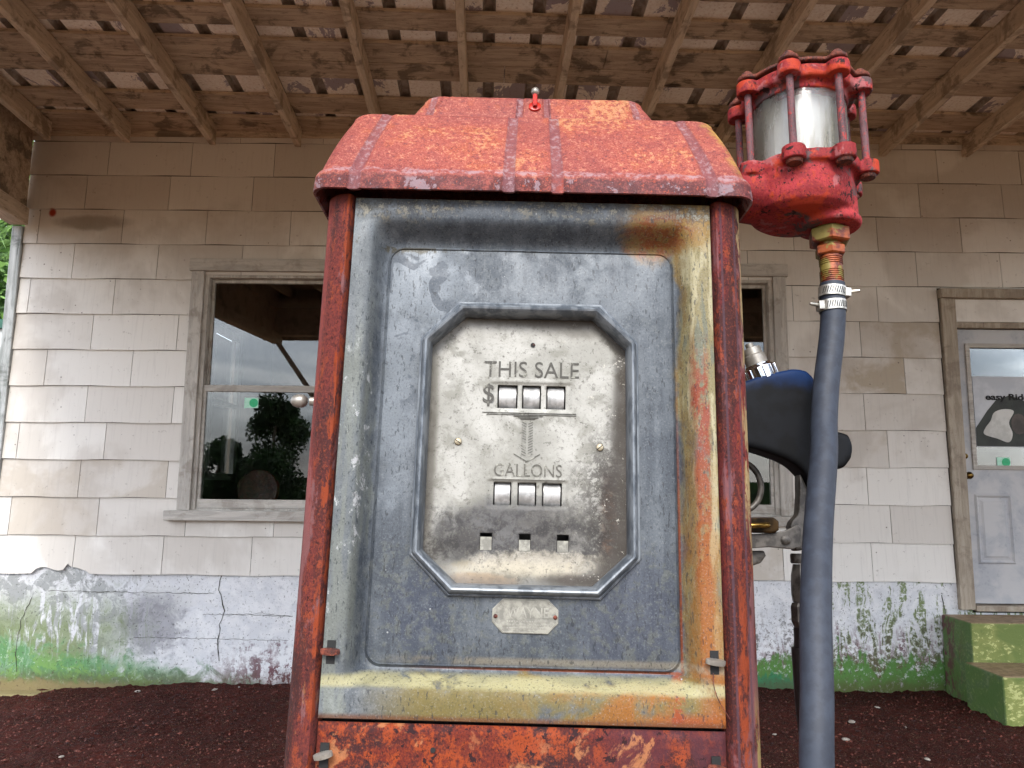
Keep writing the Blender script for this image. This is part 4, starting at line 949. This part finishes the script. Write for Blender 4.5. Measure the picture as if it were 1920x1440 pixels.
dl(-.058, .062, .3622); dl(-.052, .062, .3600); dl(-.018, .020, .3582); dl(-.012, .014, .3562); dl(-.009, .010, .3545)
for k in range(13):
    z = .3515-k*.0034
    for s in (-1, 1):
        for (xa, xb) in ((.0012, .0072),):
            b.add([(s*xa, .0264, PB+z-.0028), (s*xb, .0264, PB+z), (s*xb, .0264, PB+z-.0009), (s*xa, .0264, PB+z-.0039)], [(0, 1, 2, 3)])
for s in (-1, 1): b.add([(0, .0264, PB+.3015), (s*.0165, .0264, PB+.3105), (s*.0165, .0264, PB+.3092), (0, .0264, PB+.2998)], [(0, 1, 2, 3)])
b.build('arrow_mark', M['letter2'], dial)
for h in holes[:6]:
    b = MB(); cx = (h[0]+h[1])/2; cz0 = (h[2]+h[3])/2; wd = (h[1]-h[0])*.92
    b.lathe([(.016, 0), (.021, .0008), (.021, wd-.0008), (.016, wd)], 40, Matrix.Translation((cx-wd/2, .0515, PB+cz0)) @ Matrix.Rotation(math.pi/2, 4, 'Y')); b.build('number_wheel', M['wheel'], dial, 35)
for h in holes[6:]:
    b = MB(); b.box((h[0]+.0004, .0275, PB+h[2]+.0003), (h[1]-.0004, .0285, PB+h[2]+(.0165 if h[0] < -.03 else .0138))); b.build('slot_tab', M['plate'], dial)
for nm, x, z in (('screw', -.0873, .3237), ('screw', .0923, .3208)):
    b = MB(); Mx = Matrix.Translation((x, .0272, PB+z)) @ Matrix.Rotation(math.pi/2, 4, 'X')
    b.lathe([(.0047, 0), (.0047, .0012), (.0038, .002), (.001, .0023)], 20, Mx); b.cm = 1
    Ms = Matrix.Translation((x, .0250, PB+z)) @ Matrix.Rotation(R(35 if x < 0 else -40), 4, 'Y'); b.box((-.0042, -.0002, -.0005), (.0042, .001, .0005), Ms); b.build(nm, [M['screw'], M['black']], dial)
b = MB(); b.lathe([(.0030, 0), (.0030, .0008)], 16, Matrix.Translation((.0051, .0272, PB+.4524)) @ Matrix.Rotation(math.pi/2, 4, 'X')); b.cm = 1
b.lathe([(.0015, 0), (.0015, .0008)], 12, Matrix.Translation((.006, .0264, PB+.4530)) @ Matrix.Rotation(math.pi/2, 4, 'X')); b.build('screw_hole', [M['black'], M['bolt']], dial)
# --- maker's plate
b = MB(); x0, x1, z0, z1, ct = -.0375, .0415, .0945, .1345, .0125
poly = [(x0+ct, z0), (x1-ct, z0), (x1, z0+ct), (x1, z1-ct), (x1-ct, z1), (x0+ct, z1), (x0, z1-ct), (x0, z0+ct)]
b.prism([(x, z+PB) for x, z in poly], .0112, .0145)
npl = bevel(b.build('name_plate', M['plate'], pump), .0006); npl.location.y = .0145
pin = [((x-.002)*.94+.002, (z-.1145)*.92+.1145) for x, z in poly]
M['emb'] = simple('embossed plate relief', '#96948a', '#aeaca1', 60, .5, .2, dim=.58)
b = MB()
for (ax, az), (bx, bz_) in zip(pin, pin[1:]+pin[:1]): b.rod((ax, .0112, PB+az), (bx, .0112, PB+bz_), .0003, 6)
b.build('raised_border', M['emb'], npl)
text_mesh('lettering', 'WAYNE', -.020, .030, PB+.1125, PB+.1245, .0114, .0009, M['emb'], npl, .01)
b = MB()
for z in (.1075, .1035, .1000):
    x = -.020
    while x < .026: l_ = random.uniform(.0012, .0028); b.box((x, .0108, PB+z), (x+l_, .0114, PB+z+.0016)); x += l_+.0010
b.build('worn_relief', M['emb'], npl)
for x in (-.0335, .0378):
    b = MB(); b.lathe([(.0026, 0), (.0024, .001), (.0014, .0019), (.0003, .0022)], 16, Matrix.Translation((x, .0112, PB+.1138)) @ Matrix.Rotation(math.pi/2, 4, 'X')); b.build('rivet', M['bolt'], npl, 60)
# --- latch tabs in their keyhole slots
def latch(x, z, mat, tilt, par, wd=.0115, dark=True):
    if dark:
        b = MB(); b.box((x-.005, -.0011, z-.014), (x+.005, .001, z+.012)); ob = b.build('keyhole', M['black'], par)
        ob.parent = par
    b = MB(); Ml = Matrix.Translation((x, -.006, z)) @ Matrix.Rotation(R(tilt), 4, 'Y') @ Matrix.Rotation(R(12), 4, 'X')
    b.lathe([(wd*.55, -.003), (wd*.98, -.0024), (wd, 0), (wd*.98, .0024), (wd*.55, .003)], 24, Ml @ Matrix.Diagonal((1, .55, 1, 1)))
    b.rod((x, -.006, z), (x, .004, z), .003); b.build('latch_tab', mat, par, 50)
latch(-.2205, PB+.0725, M['bolt'], 2, fp); latch(.2190, PB+.0720, M['silver'], 6, fp)
b = MB(); b.tube(catmull([(.2165, -.004, PB+.060), (.2165, -.006, PB+.045), (.222, -.005, PB+.03), (.2335, -.003, PB+.012)], 8), .0005, 6); b.build('wire', M['bolt'], fp)
# --- posts: rounded corner pillars
def post(sx, back=False):
    P = []; r_ = .034+(.006 if sx > 0 else 0)
    P.append((.2315, .030)); P.append((.2315, .008)); 
    for k in range(0, 15):
        a = math.pi/2*k/14; P.append((.2375+r_*math.sin(a), .0+r_-r_*math.cos(a)-.002))
    P += [(x_+(.006 if sx > 0 else 0), y_) for x_, y_ in ((.2715, .052), (.2735, .0535), (.2735, .09))]
    N = 60; vv = []; ff = []; n = len(P)
    for k in range(N+1):
        z = .03+(PB+.64-.03)*k/N
        for i, (x, y) in enumerate(P):
            flute = .0012*math.exp(-((x-.2435)/.0012)**2)+.0012*math.exp(-((x-.2625)/.0014)**2)
            d_ = .0005*mnoise.noise((x*40, z*6, sx*3))
            yy = y+flute+d_
            if back: yy = .40-yy
            vv.append((sx*x, yy, z))
    for k in range(N):
        for i in range(n-1):
            q = (k*n+i, k*n+i+1, (k+1)*n+i+1, (k+1)*n+i); ff.append(q if (sx > 0) != back else q[::-1])
    return pymesh('corner_post', vv, ff, mat=M['post_l'] if sx < 0 else M['post_r'], parent=pump, smooth=40)
for sx in (-1, 1):
    post(sx); post(sx, True)
    b = MB(); b.box((min(sx*.258, sx*.268), .06, .03), (max(sx*.258, sx*.268), .34, PB+.64)); b.build('side_panel', M['post_l'] if sx < 0 else M['post_r'], pump)
b = MB(); b.box((-.255, .37, .03), (.255, .385, PB+.64)); b.build('back_panel', M['rust'], pump)
# red paint strip on the right post edge
b = MB(); b.box((-.245, .04, PB-.02), (.245, .36, PB+.02)); b.build('inner_shelf', M['black'], pump)
# --- lower skirt panel
vv = []; ff = []; nx_, nz_ = 70, 90
for j in range(nz_+1):
    for i in range(nx_+1):
        x = -.2305+.461*i/nx_; z = .03+(PB-.034)*j/nz_; vv.append((x, .005+.0012*mnoise.noise((x*10, z*10, 0))+.0006*mnoise.noise((x*60, z*60, 4)), z))
ff = [(j*(nx_+1)+i, j*(nx_+1)+i+1, (j+1)*(nx_+1)+i+1, (j+1)*(nx_+1)+i) for j in range(nz_) for i in range(nx_)]
lp = pymesh('lower_panel', vv, ff, mat=M['rust'], parent=pump, smooth=60); lp.modifiers.new('s', 'SOLIDIFY').thickness = .002
for px, mt in ((608, M['silver']), (1343, M['bolt'])):
    q = loc(px, 1414 if px < 900 else 1440, 0); latch(q.x, q.z, mt, -14 if px < 900 else 8, lp, .011)
b = MB(); q = loc(811, 1408, 0); b.lathe([(.003, 0), (.003, .0008)], 12, Matrix.Translation((q.x, .0035, q.z)) @ Matrix.Rotation(math.pi/2, 4, 'X')); b.build('bolt_hole', M['black'], lp)
b = MB(); b.box((-.29, -.02, .0), (.29, .42, .035)); bevel(b.build('plinth', M['rust'], pump), .006)
# --- hood
NF = 240; NC = 18; NS = 30; NB = 60
def hring(hx_, y0, y1, z, r, groove=0.0):
    out = []; fr = np.linspace(-1, 1, NF)
    for u in fr:
        x = u*(hx_-r); xf = u*(hx_-r)/hx_*.277; g_ = 0
        for c_, w__ in ((.0305, .0085), (.223, .0085)):
            dd = abs(abs(xf)-c_)/w__; g_ += 1 if dd < .62 else (0 if dd > 1 else .5+.5*math.cos(math.pi*(dd-.62)/.38))
            g_ -= .35*math.exp(-((dd-1.15)/.15)**2)
        out.append((x, y0-groove*g_*0+groove*g_, z-groove*g_*.3))
    def arc(cx, cy, a0, a1):
        return [(cx+r*math.cos(a0+(a1-a0)*k/NC), cy+r*math.sin(a0+(a1-a0)*k/NC), z) for k in range(1, NC)]
    out += arc(hx_-r, y0+r, -math.pi/2, 0); out += [(hx_, y0+r+(y1-y0-2*r)*k/NS, z) for k in range(NS+1)]
    out += arc(hx_-r, y1-r, 0, math.pi/2); out += [((hx_-r)*(1-2*k/NB), y1, z) for k in range(NB+1)]
    out += arc(-hx_+r, y1-r, math.pi/2, math.pi); out += [(-hx_, y1-r-(y1-y0-2*r)*k/NS, z) for k in range(NS+1)]
    out += arc(-hx_+r, y0+r, math.pi, 1.5*math.pi); return out
def hmesh(name, specs, mat, parent, capbot=False):
    RG = [hring(*s) for s in specs]; n = len(RG[0]); vv = []; ff = []
    for r_ in RG:
        for x, y, z in r_: vv.append((x+.0007*mnoise.noise((x*12, z*20, 1)), y+.0009*mnoise.noise((x*10, z*18, 5)), z+PB+.0006*mnoise.noise((x*11, y*14, 9))))
    ff = [(k*n+i, k*n+(i+1) % n, (k+1)*n+(i+1) % n, (k+1)*n+i) for k in range(len(RG)-1) for i in range(n)]
    ff.append(tuple((len(RG)-1)*n+i for i in range(n)))
    return pymesh(name, vv, ff, mat=mat, parent=parent, smooth=50)
G_ = .0022
ZH = .006
sp = [(.2780, -.014, .414, .645, .022, 0), (.2835, -.0195, .4195, .6325, .025, G_), (.2865, -.0225, .4225, .6330, .026, G_), (.2868, -.0228, .4228, .640, .026, G_), (.2855, -.0215, .4215, .6555, .026, G_), (.2838, -.0185, .4185, .6605, .026, G_), (.2810, -.0135, .4135, .6650, .026, G_)]
for k in range(1, 9):
    t = k/8; bow = .004*math.sin(math.pi*t); sp.append((.2810-.0205*t+bow*.3, -.0135+.0735*t-bow, .4135-.0735*t+bow, .665+.116*t, .026-.002*t, G_))
for k in range(1, 8):
    a = k/7*math.pi/2; sp.append((.2605-.028*(1-math.cos(a)), .060+.030*(1-math.cos(a))*1.2, .34-.036*(1-math.cos(a)), .781+.018*math.sin(a), .024, G_*(1-.5*k/7)))
sp.append((.17, .12, .28, .800, .03, 0))
sp = [(a_, b__, c__, d_+ZH, e_, f_) for a_, b__, c__, d_, e_, f_ in sp]
hood = hmesh('hood', sp, M['hood'], pump)
sp = [(.185, .088, .310, .792, .02, G_), (.181, .090, .308, .808, .02, G_), (.173, .095, .303, .823, .02, G_), (.1655, .100, .298, .836, .02, G_)]
for k in range(1, 7):
    a = k/6*math.pi/2; sp.append((.1655-.022*(1-math.cos(a)), .100+.018*(1-math.cos(a)), .298-.018*(1-math.cos(a)), .836+.015*math.sin(a), .02, G_*(1-k/6)))
sp.append((.08, .15, .25, .852, .02, 0))
sp = [(a_, b__, c__, d_+ZH, e_, f_) for a_, b__, c__, d_, e_, f_ in sp]
crown = hmesh('crown_cap', sp, M['hood'], hood)
# bolt on the crown with its ball nut
q = loc(1003, 192, .095)
b = MB(); b.rod((q.x, .088, q.z-.010), (q.x, .083, q.z+.006), .0035, 14); b.lathe([(.009, 0), (.009, .003), (.006, .004)], 18, Matrix.Translation((q.x, .0955, q.z-.008)) @ Matrix.Rotation(R(70), 4, 'X')); b.build('bolt_stem', simple('fresh red paint', '#8c1512', '#c02a1c', 90, .35), crown, 40)
b = MB(); b.lathe([(.001, 0), (.0045, .0015), (.006, .005), (.0055, .009), (.003, .0115), (.0005, .012)], 20, Matrix.Translation((q.x, .083, q.z+.004))); b.build('bolt_head', M['silver'], crown, 60)
# --- silver knob on the left side
q = loc(568, 752, .10)
b = MB(); b.lathe([(.002, 0), (.006, .001), (.0088, .006), (.0092, .013), (.007, .019), (.003, .022)], 24, Matrix.Translation((q.x+.006, .10, q.z)) @ Matrix.Rotation(-math.pi/2, 4, 'Y')); b.rod((q.x+.05, .10, q.z), (q.x+.01, .10, q.z), .006); b.build('side_knob', M['silver'], pump, 60)

# --- sight glass on the right shoulder
SX, SY = .4040, .13; zt_ = PB+.864; zb_g = PB+.753; RL = .0885
sg = empty('sight_glass', (SX, SY, zb_g)); sg.parent = pump; SG = -Vector((SX, SY, zb_g))
def sgp(b, nm, mat, smooth=40, rm=None, s=6):
    o = b.build(nm, mat, sg, smooth, loc=SG)
    if rm: remesh(o, rm, s)
    return o
TH = [math.radians(27+45*k) for k in range(8)]       # angle 0 = +x, 90 = towards camera
lug = [(SX+RL*math.cos(t), SY-RL*math.sin(t)) for t in TH]
T3 = lambda x, y, z: Matrix.Translation((x, y, z))
b = MB()
b.lathe([(.060, 0), (.083, 0), (.083, .017), (.060, .017)], 48, T3(SX, SY, zb_g-.019), caps=False); b.lathe([(.082, 0), (.082, .016)], 48, T3(SX, SY, zb_g-.0185))
for x, y in lug: b.lathe([(.0165, 0), (.0165, .020)], 20, T3(x, y, zb_g-.022))
# bowl, arm to the pump, outlet neck
b.lathe([(.040, 0), (.060, .003), (.070, .010), (.0745, .022), (.076, .040), (.076, .064)], 40, T3(SX-.006, SY, zb_g-.080))
b.lathe([(.040, 0), (.042, .006), (.042, .060), (.036, .075)], 32, T3(.4385, SY, zb_g-.088))
b.lathe([(.043, 0), (.046, .004), (.046, .010), (.043, .014)], 32, T3(.4385, SY, zb_g-.089))
b.lathe([(.030, 0), (.034, .03), (.040, .08), (.040, .14)], 32, T3(.268, SY+.004, zb_g-.040) @ Matrix.Rotation(math.pi/2, 4, 'Y') @ Matrix.Diagonal((.95, 1.25, 1, 1)))
sgp(b, 'lower_casting', M['cast'], None, .0024, 5)
b = MB()
b.lathe([(.062, 0), (.080, 0), (.083, .004), (.083, .017), (.079, .021), (.05, .022)], 48, T3(SX, SY, zt_), caps=True)
for x, y in lug: b.lathe([(.0165, 0), (.0165, .019)], 20, T3(x, y, zt_-.001))
b.lathe([(.07, 0), (.072, .012)], 40, T3(SX, SY, zt_-.010))
sgp(b, 'upper_ring', M['cast'], None, .0022, 4)
b = MB(); b.lathe([(.0855, 0), (.0855, .006), (.02, .008)], 48, T3(SX, SY, zt_+.0225))
for x, y in lug: b.lathe([(.0145, 0), (.0145, .007)], 16, T3(x, y, zt_+.0215))
sgp(b, 'top_plate', M['bolt'], None, .0022, 3)
for x, y in lug:
    b = MB(); b.rod((x, y, zb_g-.006), (x, y, zt_+.006), .0053, 12); b.lathe([(.006, 0), (.006, .004)], 12, T3(x, y, zb_g-.002)); sgp(b, 'tie_rod', M['rod'])
    b = MB(); b.lathe([(.0085, 0), (.0085, .0055), (.006, .009), (.001, .0105)], 8, T3(x, y, zt_+.028)); sgp(b, 'bolt_head', M['bolt'], 60)
    b = MB(); b.lathe([(.010, 0), (.0115, .002), (.0115, .006)], 14, T3(x, y, zb_g-.027)); sgp(b, 'nut', M['bolt'], 50)
# ribbed glass cylinder: outer wall scalloped
vv = []; ff = []; n = 160
for z in (zb_g-.004, zt_+.001):
    for k in range(n):
        a = 2*math.pi*k/n; r_ = .0672+.0008*math.cos(a*14); vv.append((SX+r_*math.cos(a), SY+r_*math.sin(a), z))
for z in (zb_g-.004, zt_+.001):
    for k in range(n): a = 2*math.pi*k/n; vv.append((SX+.0625*math.cos(a), SY+.0625*math.sin(a), z))
for k in range(n):
    j = (k+1) % n; ff += [(k, j, n+j, n+k), (2*n+k, 3*n+k, 3*n+j, 2*n+j), (n+k, n+j, 3*n+j, 3*n+k), (k, 2*n+k, 2*n+j, j)]
pymesh('glass_cylinder', vv, ff, mat=M['sight'], parent=sg, smooth=60, loc=SG)
b = MB(); b.lathe([(.052, 0), (.052, zt_-zb_g)], 14, T3(SX+.002, SY+.002, zb_g-.001)); sgp(b, 'inner_drum', M['sightcore'], 20)
# --- nozzle hook and ring on the pump's side
q = loc(1404, 912, .22)
b = MB(); pts = [(q.x+.0*k, .22+.001*k, q.z) for k in range(2)]
b.tube([(q.x-.012+.030*math.cos(t), .22, q.z+.036*math.sin(t)*1.0) for t in np.linspace(0, 2*math.pi, 40)], .0045, 10); b.build('boot_ring', M['steel'], pump, 60)

YN_ = .19
# ================================================================== HOSE
def W3(x, y, z): return Mp @ Vector((x, y, z))
HX, HY = .4385, SY
hose = tag(empty('fuel_hose', W3(HX, HY, PB+.55)), 'blue grey rubber fuel hose with two steel clamps hanging from the red sight glass', 'hose')
hose.matrix_world = Mp
b = MB(); P = [(HX, HY, PB+.580), (HX-.001, HY, PB+.545), (.432, .128, PB+.50), (.415, .115, PB+.43), (.400, .095, PB+.37), (.387, .07, PB+.322), (.354, .02, PB+.22), (.327, -.03, PB+.13), (.312, -.06, PB+.05), (.300, -.08, PB-.02), (.288, -.095, PB-.2), (.288, -.07, PB-.5), (.31, .0, PB-.8), (.36, .1, PB-.955), (.42, .17, PB-.93), (.44, .2, PB-.7), (.425, .2, PB-.3)]
b.tube(catmull(P, 14), .0172, 28); b.build('rubber_hose', M['hose'], hose, 60)
b = MB(); b.tube(catmull([(.425, .2, PB-.3), (.418, .2, PB-.2), (.404, .196, PB-.1), (.394, .193, PB-.02), (.3905, YN_, PB+.07)], 10), .0165, 20); b.build('hose_end', M['hosebk'], hose, 60)
# threaded pipe, hex nuts
b = MB(); b.lathe([(.0155, 0), (.0155, .030), (.0155, .064)], 28, T3(HX, HY, PB+.580))
for k in range(6): b.lathe([(.0150, 0), (.0166, .0012), (.0150, .0024)], 28, T3(HX, HY, PB+.582+.003*k), caps=False)
for k in range(4): b.lathe([(.0150, 0), (.0166, .0012), (.0150, .0024)], 28, T3(HX, HY, PB+.6075+.003*k), caps=False)
b.build('threaded_nipple', M['fit'], hose, 40)
for nm, r_, z, h_ in (('hex_nut', .0215, .622, .015), ('hex_bushing', .0295, .6405, .022)):
    b = MB(); b.lathe([(r_*.9, 0), (r_, .002), (r_, h_-.002), (r_*.9, h_)], 6, T3(HX, HY, PB+z) @ Matrix.Rotation(R(17), 4, 'Z')); b.lathe([(r_*.78, h_-.001), (r_*.78, h_+.006)], 28, T3(HX, HY, PB+z)); b.build(nm, M['fit'], hose)
# worm clamps with slotted bands
for k, (z, sgn, tl) in enumerate(((.566, 1, 4), (.545, -1, -2))):
    cx = HX-(.001 if k == 0 else .002)
    ce = empty('clamp', (cx, HY, PB+z)); ce.parent = hose
    Mc = Matrix.Rotation(R(tl), 4, 'Y'); b = MB(); b.lathe([(.0182, -.0075), (.0192, -.0075), (.0192, .0075), (.0182, .0075)], 48, Mc, caps=False); b.build('band', M['clamp'], ce, 50)
    b = MB()
    for j in range(-5, 6):
        a = -math.pi/2+j*.17-sgn*.15; Ms = Mc @ Matrix.Translation((.01915*math.cos(a), .01915*math.sin(a), 0)) @ Matrix.Rotation(a+math.pi/2, 4, 'Z') @ Matrix.Rotation(R(15), 4, 'Y'); b.box((-.0005, -.0004, -.0048), (.0005, .0004, .0048), Ms)
    b.build('slots', M['black'], ce)
    b = MB(); b.box((sgn*.019-.004, -.012, -.0065), (sgn*.019+.004, .003, .0065), Mc); a0 = Vector((sgn*.016, -.004, 0)); b.rod(a0, a0+Vector((sgn*.020, -.006, .001)), .0042, 8, .0022); bevel(b.build('worm_screw', M['clamp'], ce), .001)

# ================================================================== NOZZLE
nz_o = tag(empty('fuel_nozzle'), 'black fuel nozzle with grey handle hanging on the pump side behind the hose', 'fuel nozzle')
nz_o.matrix_world = Mp
YN = .19
def pl(pts, yy): return [(loc(x, y, yy).x, loc(x, y, yy).z) for x, y in pts]
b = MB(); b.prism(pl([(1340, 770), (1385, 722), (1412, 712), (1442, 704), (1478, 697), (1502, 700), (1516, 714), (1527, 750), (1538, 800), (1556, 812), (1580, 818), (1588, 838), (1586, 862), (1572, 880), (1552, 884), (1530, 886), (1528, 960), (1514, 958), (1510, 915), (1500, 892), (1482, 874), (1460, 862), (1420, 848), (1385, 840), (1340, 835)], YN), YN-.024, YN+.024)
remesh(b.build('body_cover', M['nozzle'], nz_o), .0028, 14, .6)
b = MB(); a_ = loc(1432, 713, YN); c_ = loc(1408, 655, YN); u_ = (c_-a_).normalized(); Mn = Matrix.Translation(a_-u_*.001) @ u_.to_track_quat('Z', 'Y').to_matrix().to_4x4()
b.lathe([(.0225, 0), (.0225, .021), (.0195, .023), (.0195, .026)], 30, Mn)
for k in range(12): b.box((.0205*1, -.0034, .001), (.0246, .0034, .020), Mn @ Matrix.Rotation(2*math.pi*k/12, 4, 'Z'))
bevel(b.build('spout_collar', M['chrome'], nz_o, 30), .0008)
b = MB(); b.lathe([(.0165, .026), (.0160, .040), (.014, .042), (.0135, .052), (.006, .054), (.006, .060)], 24, Mn); b.build('spout', M['silver'], nz_o, 40)
b = MB(); b.prism(pl([(1494, 885), (1514, 925), (1524, 960), (1520, 1000), (1500, 1032), (1486, 1034), (1484, 1000), (1476, 990), (1480, 978), (1492, 965), (1494, 930)], YN), YN-.011, YN+.011); remesh(b.build('handle', M['steel'], nz_o), .002, 6, .5)
b = MB(); b.prism(pl([(1385, 1002), (1440, 1000), (1468, 996), (1492, 984), (1500, 990), (1498, 1026), (1484, 1030), (1440, 1026), (1385, 1030)], YN-.02), YN-.026, YN-.020); bevel(b.build('trigger_guard', M['steel'], nz_o), .0015)
q = loc(1473, 1013, YN-.026); b = MB(); b.lathe([(.0065, 0), (.0065, .002), (.004, .004)], 16, T3(q.x, YN-.026, q.z) @ Matrix.Rotation(math.pi/2, 4, 'X')); b.build('bolt', M['steel'], nz_o, 50)
b = MB(); b.prism(pl([(1385, 1034), (1430, 1032), (1434, 1042), (1424, 1056), (1405, 1062), (1385, 1060)], YN), YN-.008, YN+.008); remesh(b.build('lever_tip', M['steel'], nz_o), .0018, 5)
# swivel
b = MB(); q = loc(1500, 1038, YN); q2 = loc(1506, 1330, YN)
b.lathe([(.015, 0), (.0165, .002), (.0165, .012), (.015, .014)], 28, T3(q.x+.003, YN, q.z-.014)); b.build('swivel_ring', M['steel'], nz_o, 40)
zt2 = q.z-.0142; b = MB(); b.lathe([(.0165, 0), (.0180, .01), (.0180, .022), (.0172, .036), (.0140, .052)], 8, T3(q.x+.003, YN, zt2-.0525) @ Matrix.Rotation(R(10), 4, 'Z')); b.build('swivel_hex', M['steel'], nz_o)
b = MB(); b.lathe([(.0150, 0), (.0185, .008), (.0185, .028), (.0165, .033)], 8, T3(q.x+.002, YN, zt2-.0862) @ Matrix.Rotation(R(-5), 4, 'Z')); b.build('swivel_hex', M['steel'], nz_o)
b = MB(); b.lathe([(.0150, 0), (.0158, .003), (.0150, .01), (.0158, .018), (.0150, .03), (.015, .044)], 24, T3(q.x+.001, YN, zt2-.1305)); b.build('ferrule', M['hosebk'], nz_o, 50)
# brass padlock shackle on the hook
b = MB(); a_ = loc(1415, 985, .16); lk = tag(empty('padlock'), 'tarnished brass padlock hanging on the pump side beside the nozzle guard', 'padlock'); lk.matrix_world = Mp
b.prism(pl([(1380, 970), (1448, 970), (1458, 978), (1458, 994), (1450, 1000), (1380, 998)], .165), .158, .178); remesh(b.build('lock_body', M['brass'], lk), .0016, 5)
b = MB(); q0 = loc(1400, 985, .150); q1 = loc(1440, 985, .150)
b.tube(catmull([(q0.x, .165, q0.z+.003), (q0.x, .150, q0.z), ((q0.x+q1.x)/2, .147, q0.z), (q1.x, .150, q1.z), (q1.x, .165, q1.z+.003)], 6), .004, 12); b.build('shackle', M['goldbrass'], lk, 60)

# concrete pad under the pump
b = MB(); b.box((-.9, Pbase.y-.45, -.1), (.95, Pbase.y+.85, Pbase.z-.002)); o = b.build('island', M['found']); bevel(o, .03, 3); tag(o, kind='structure')
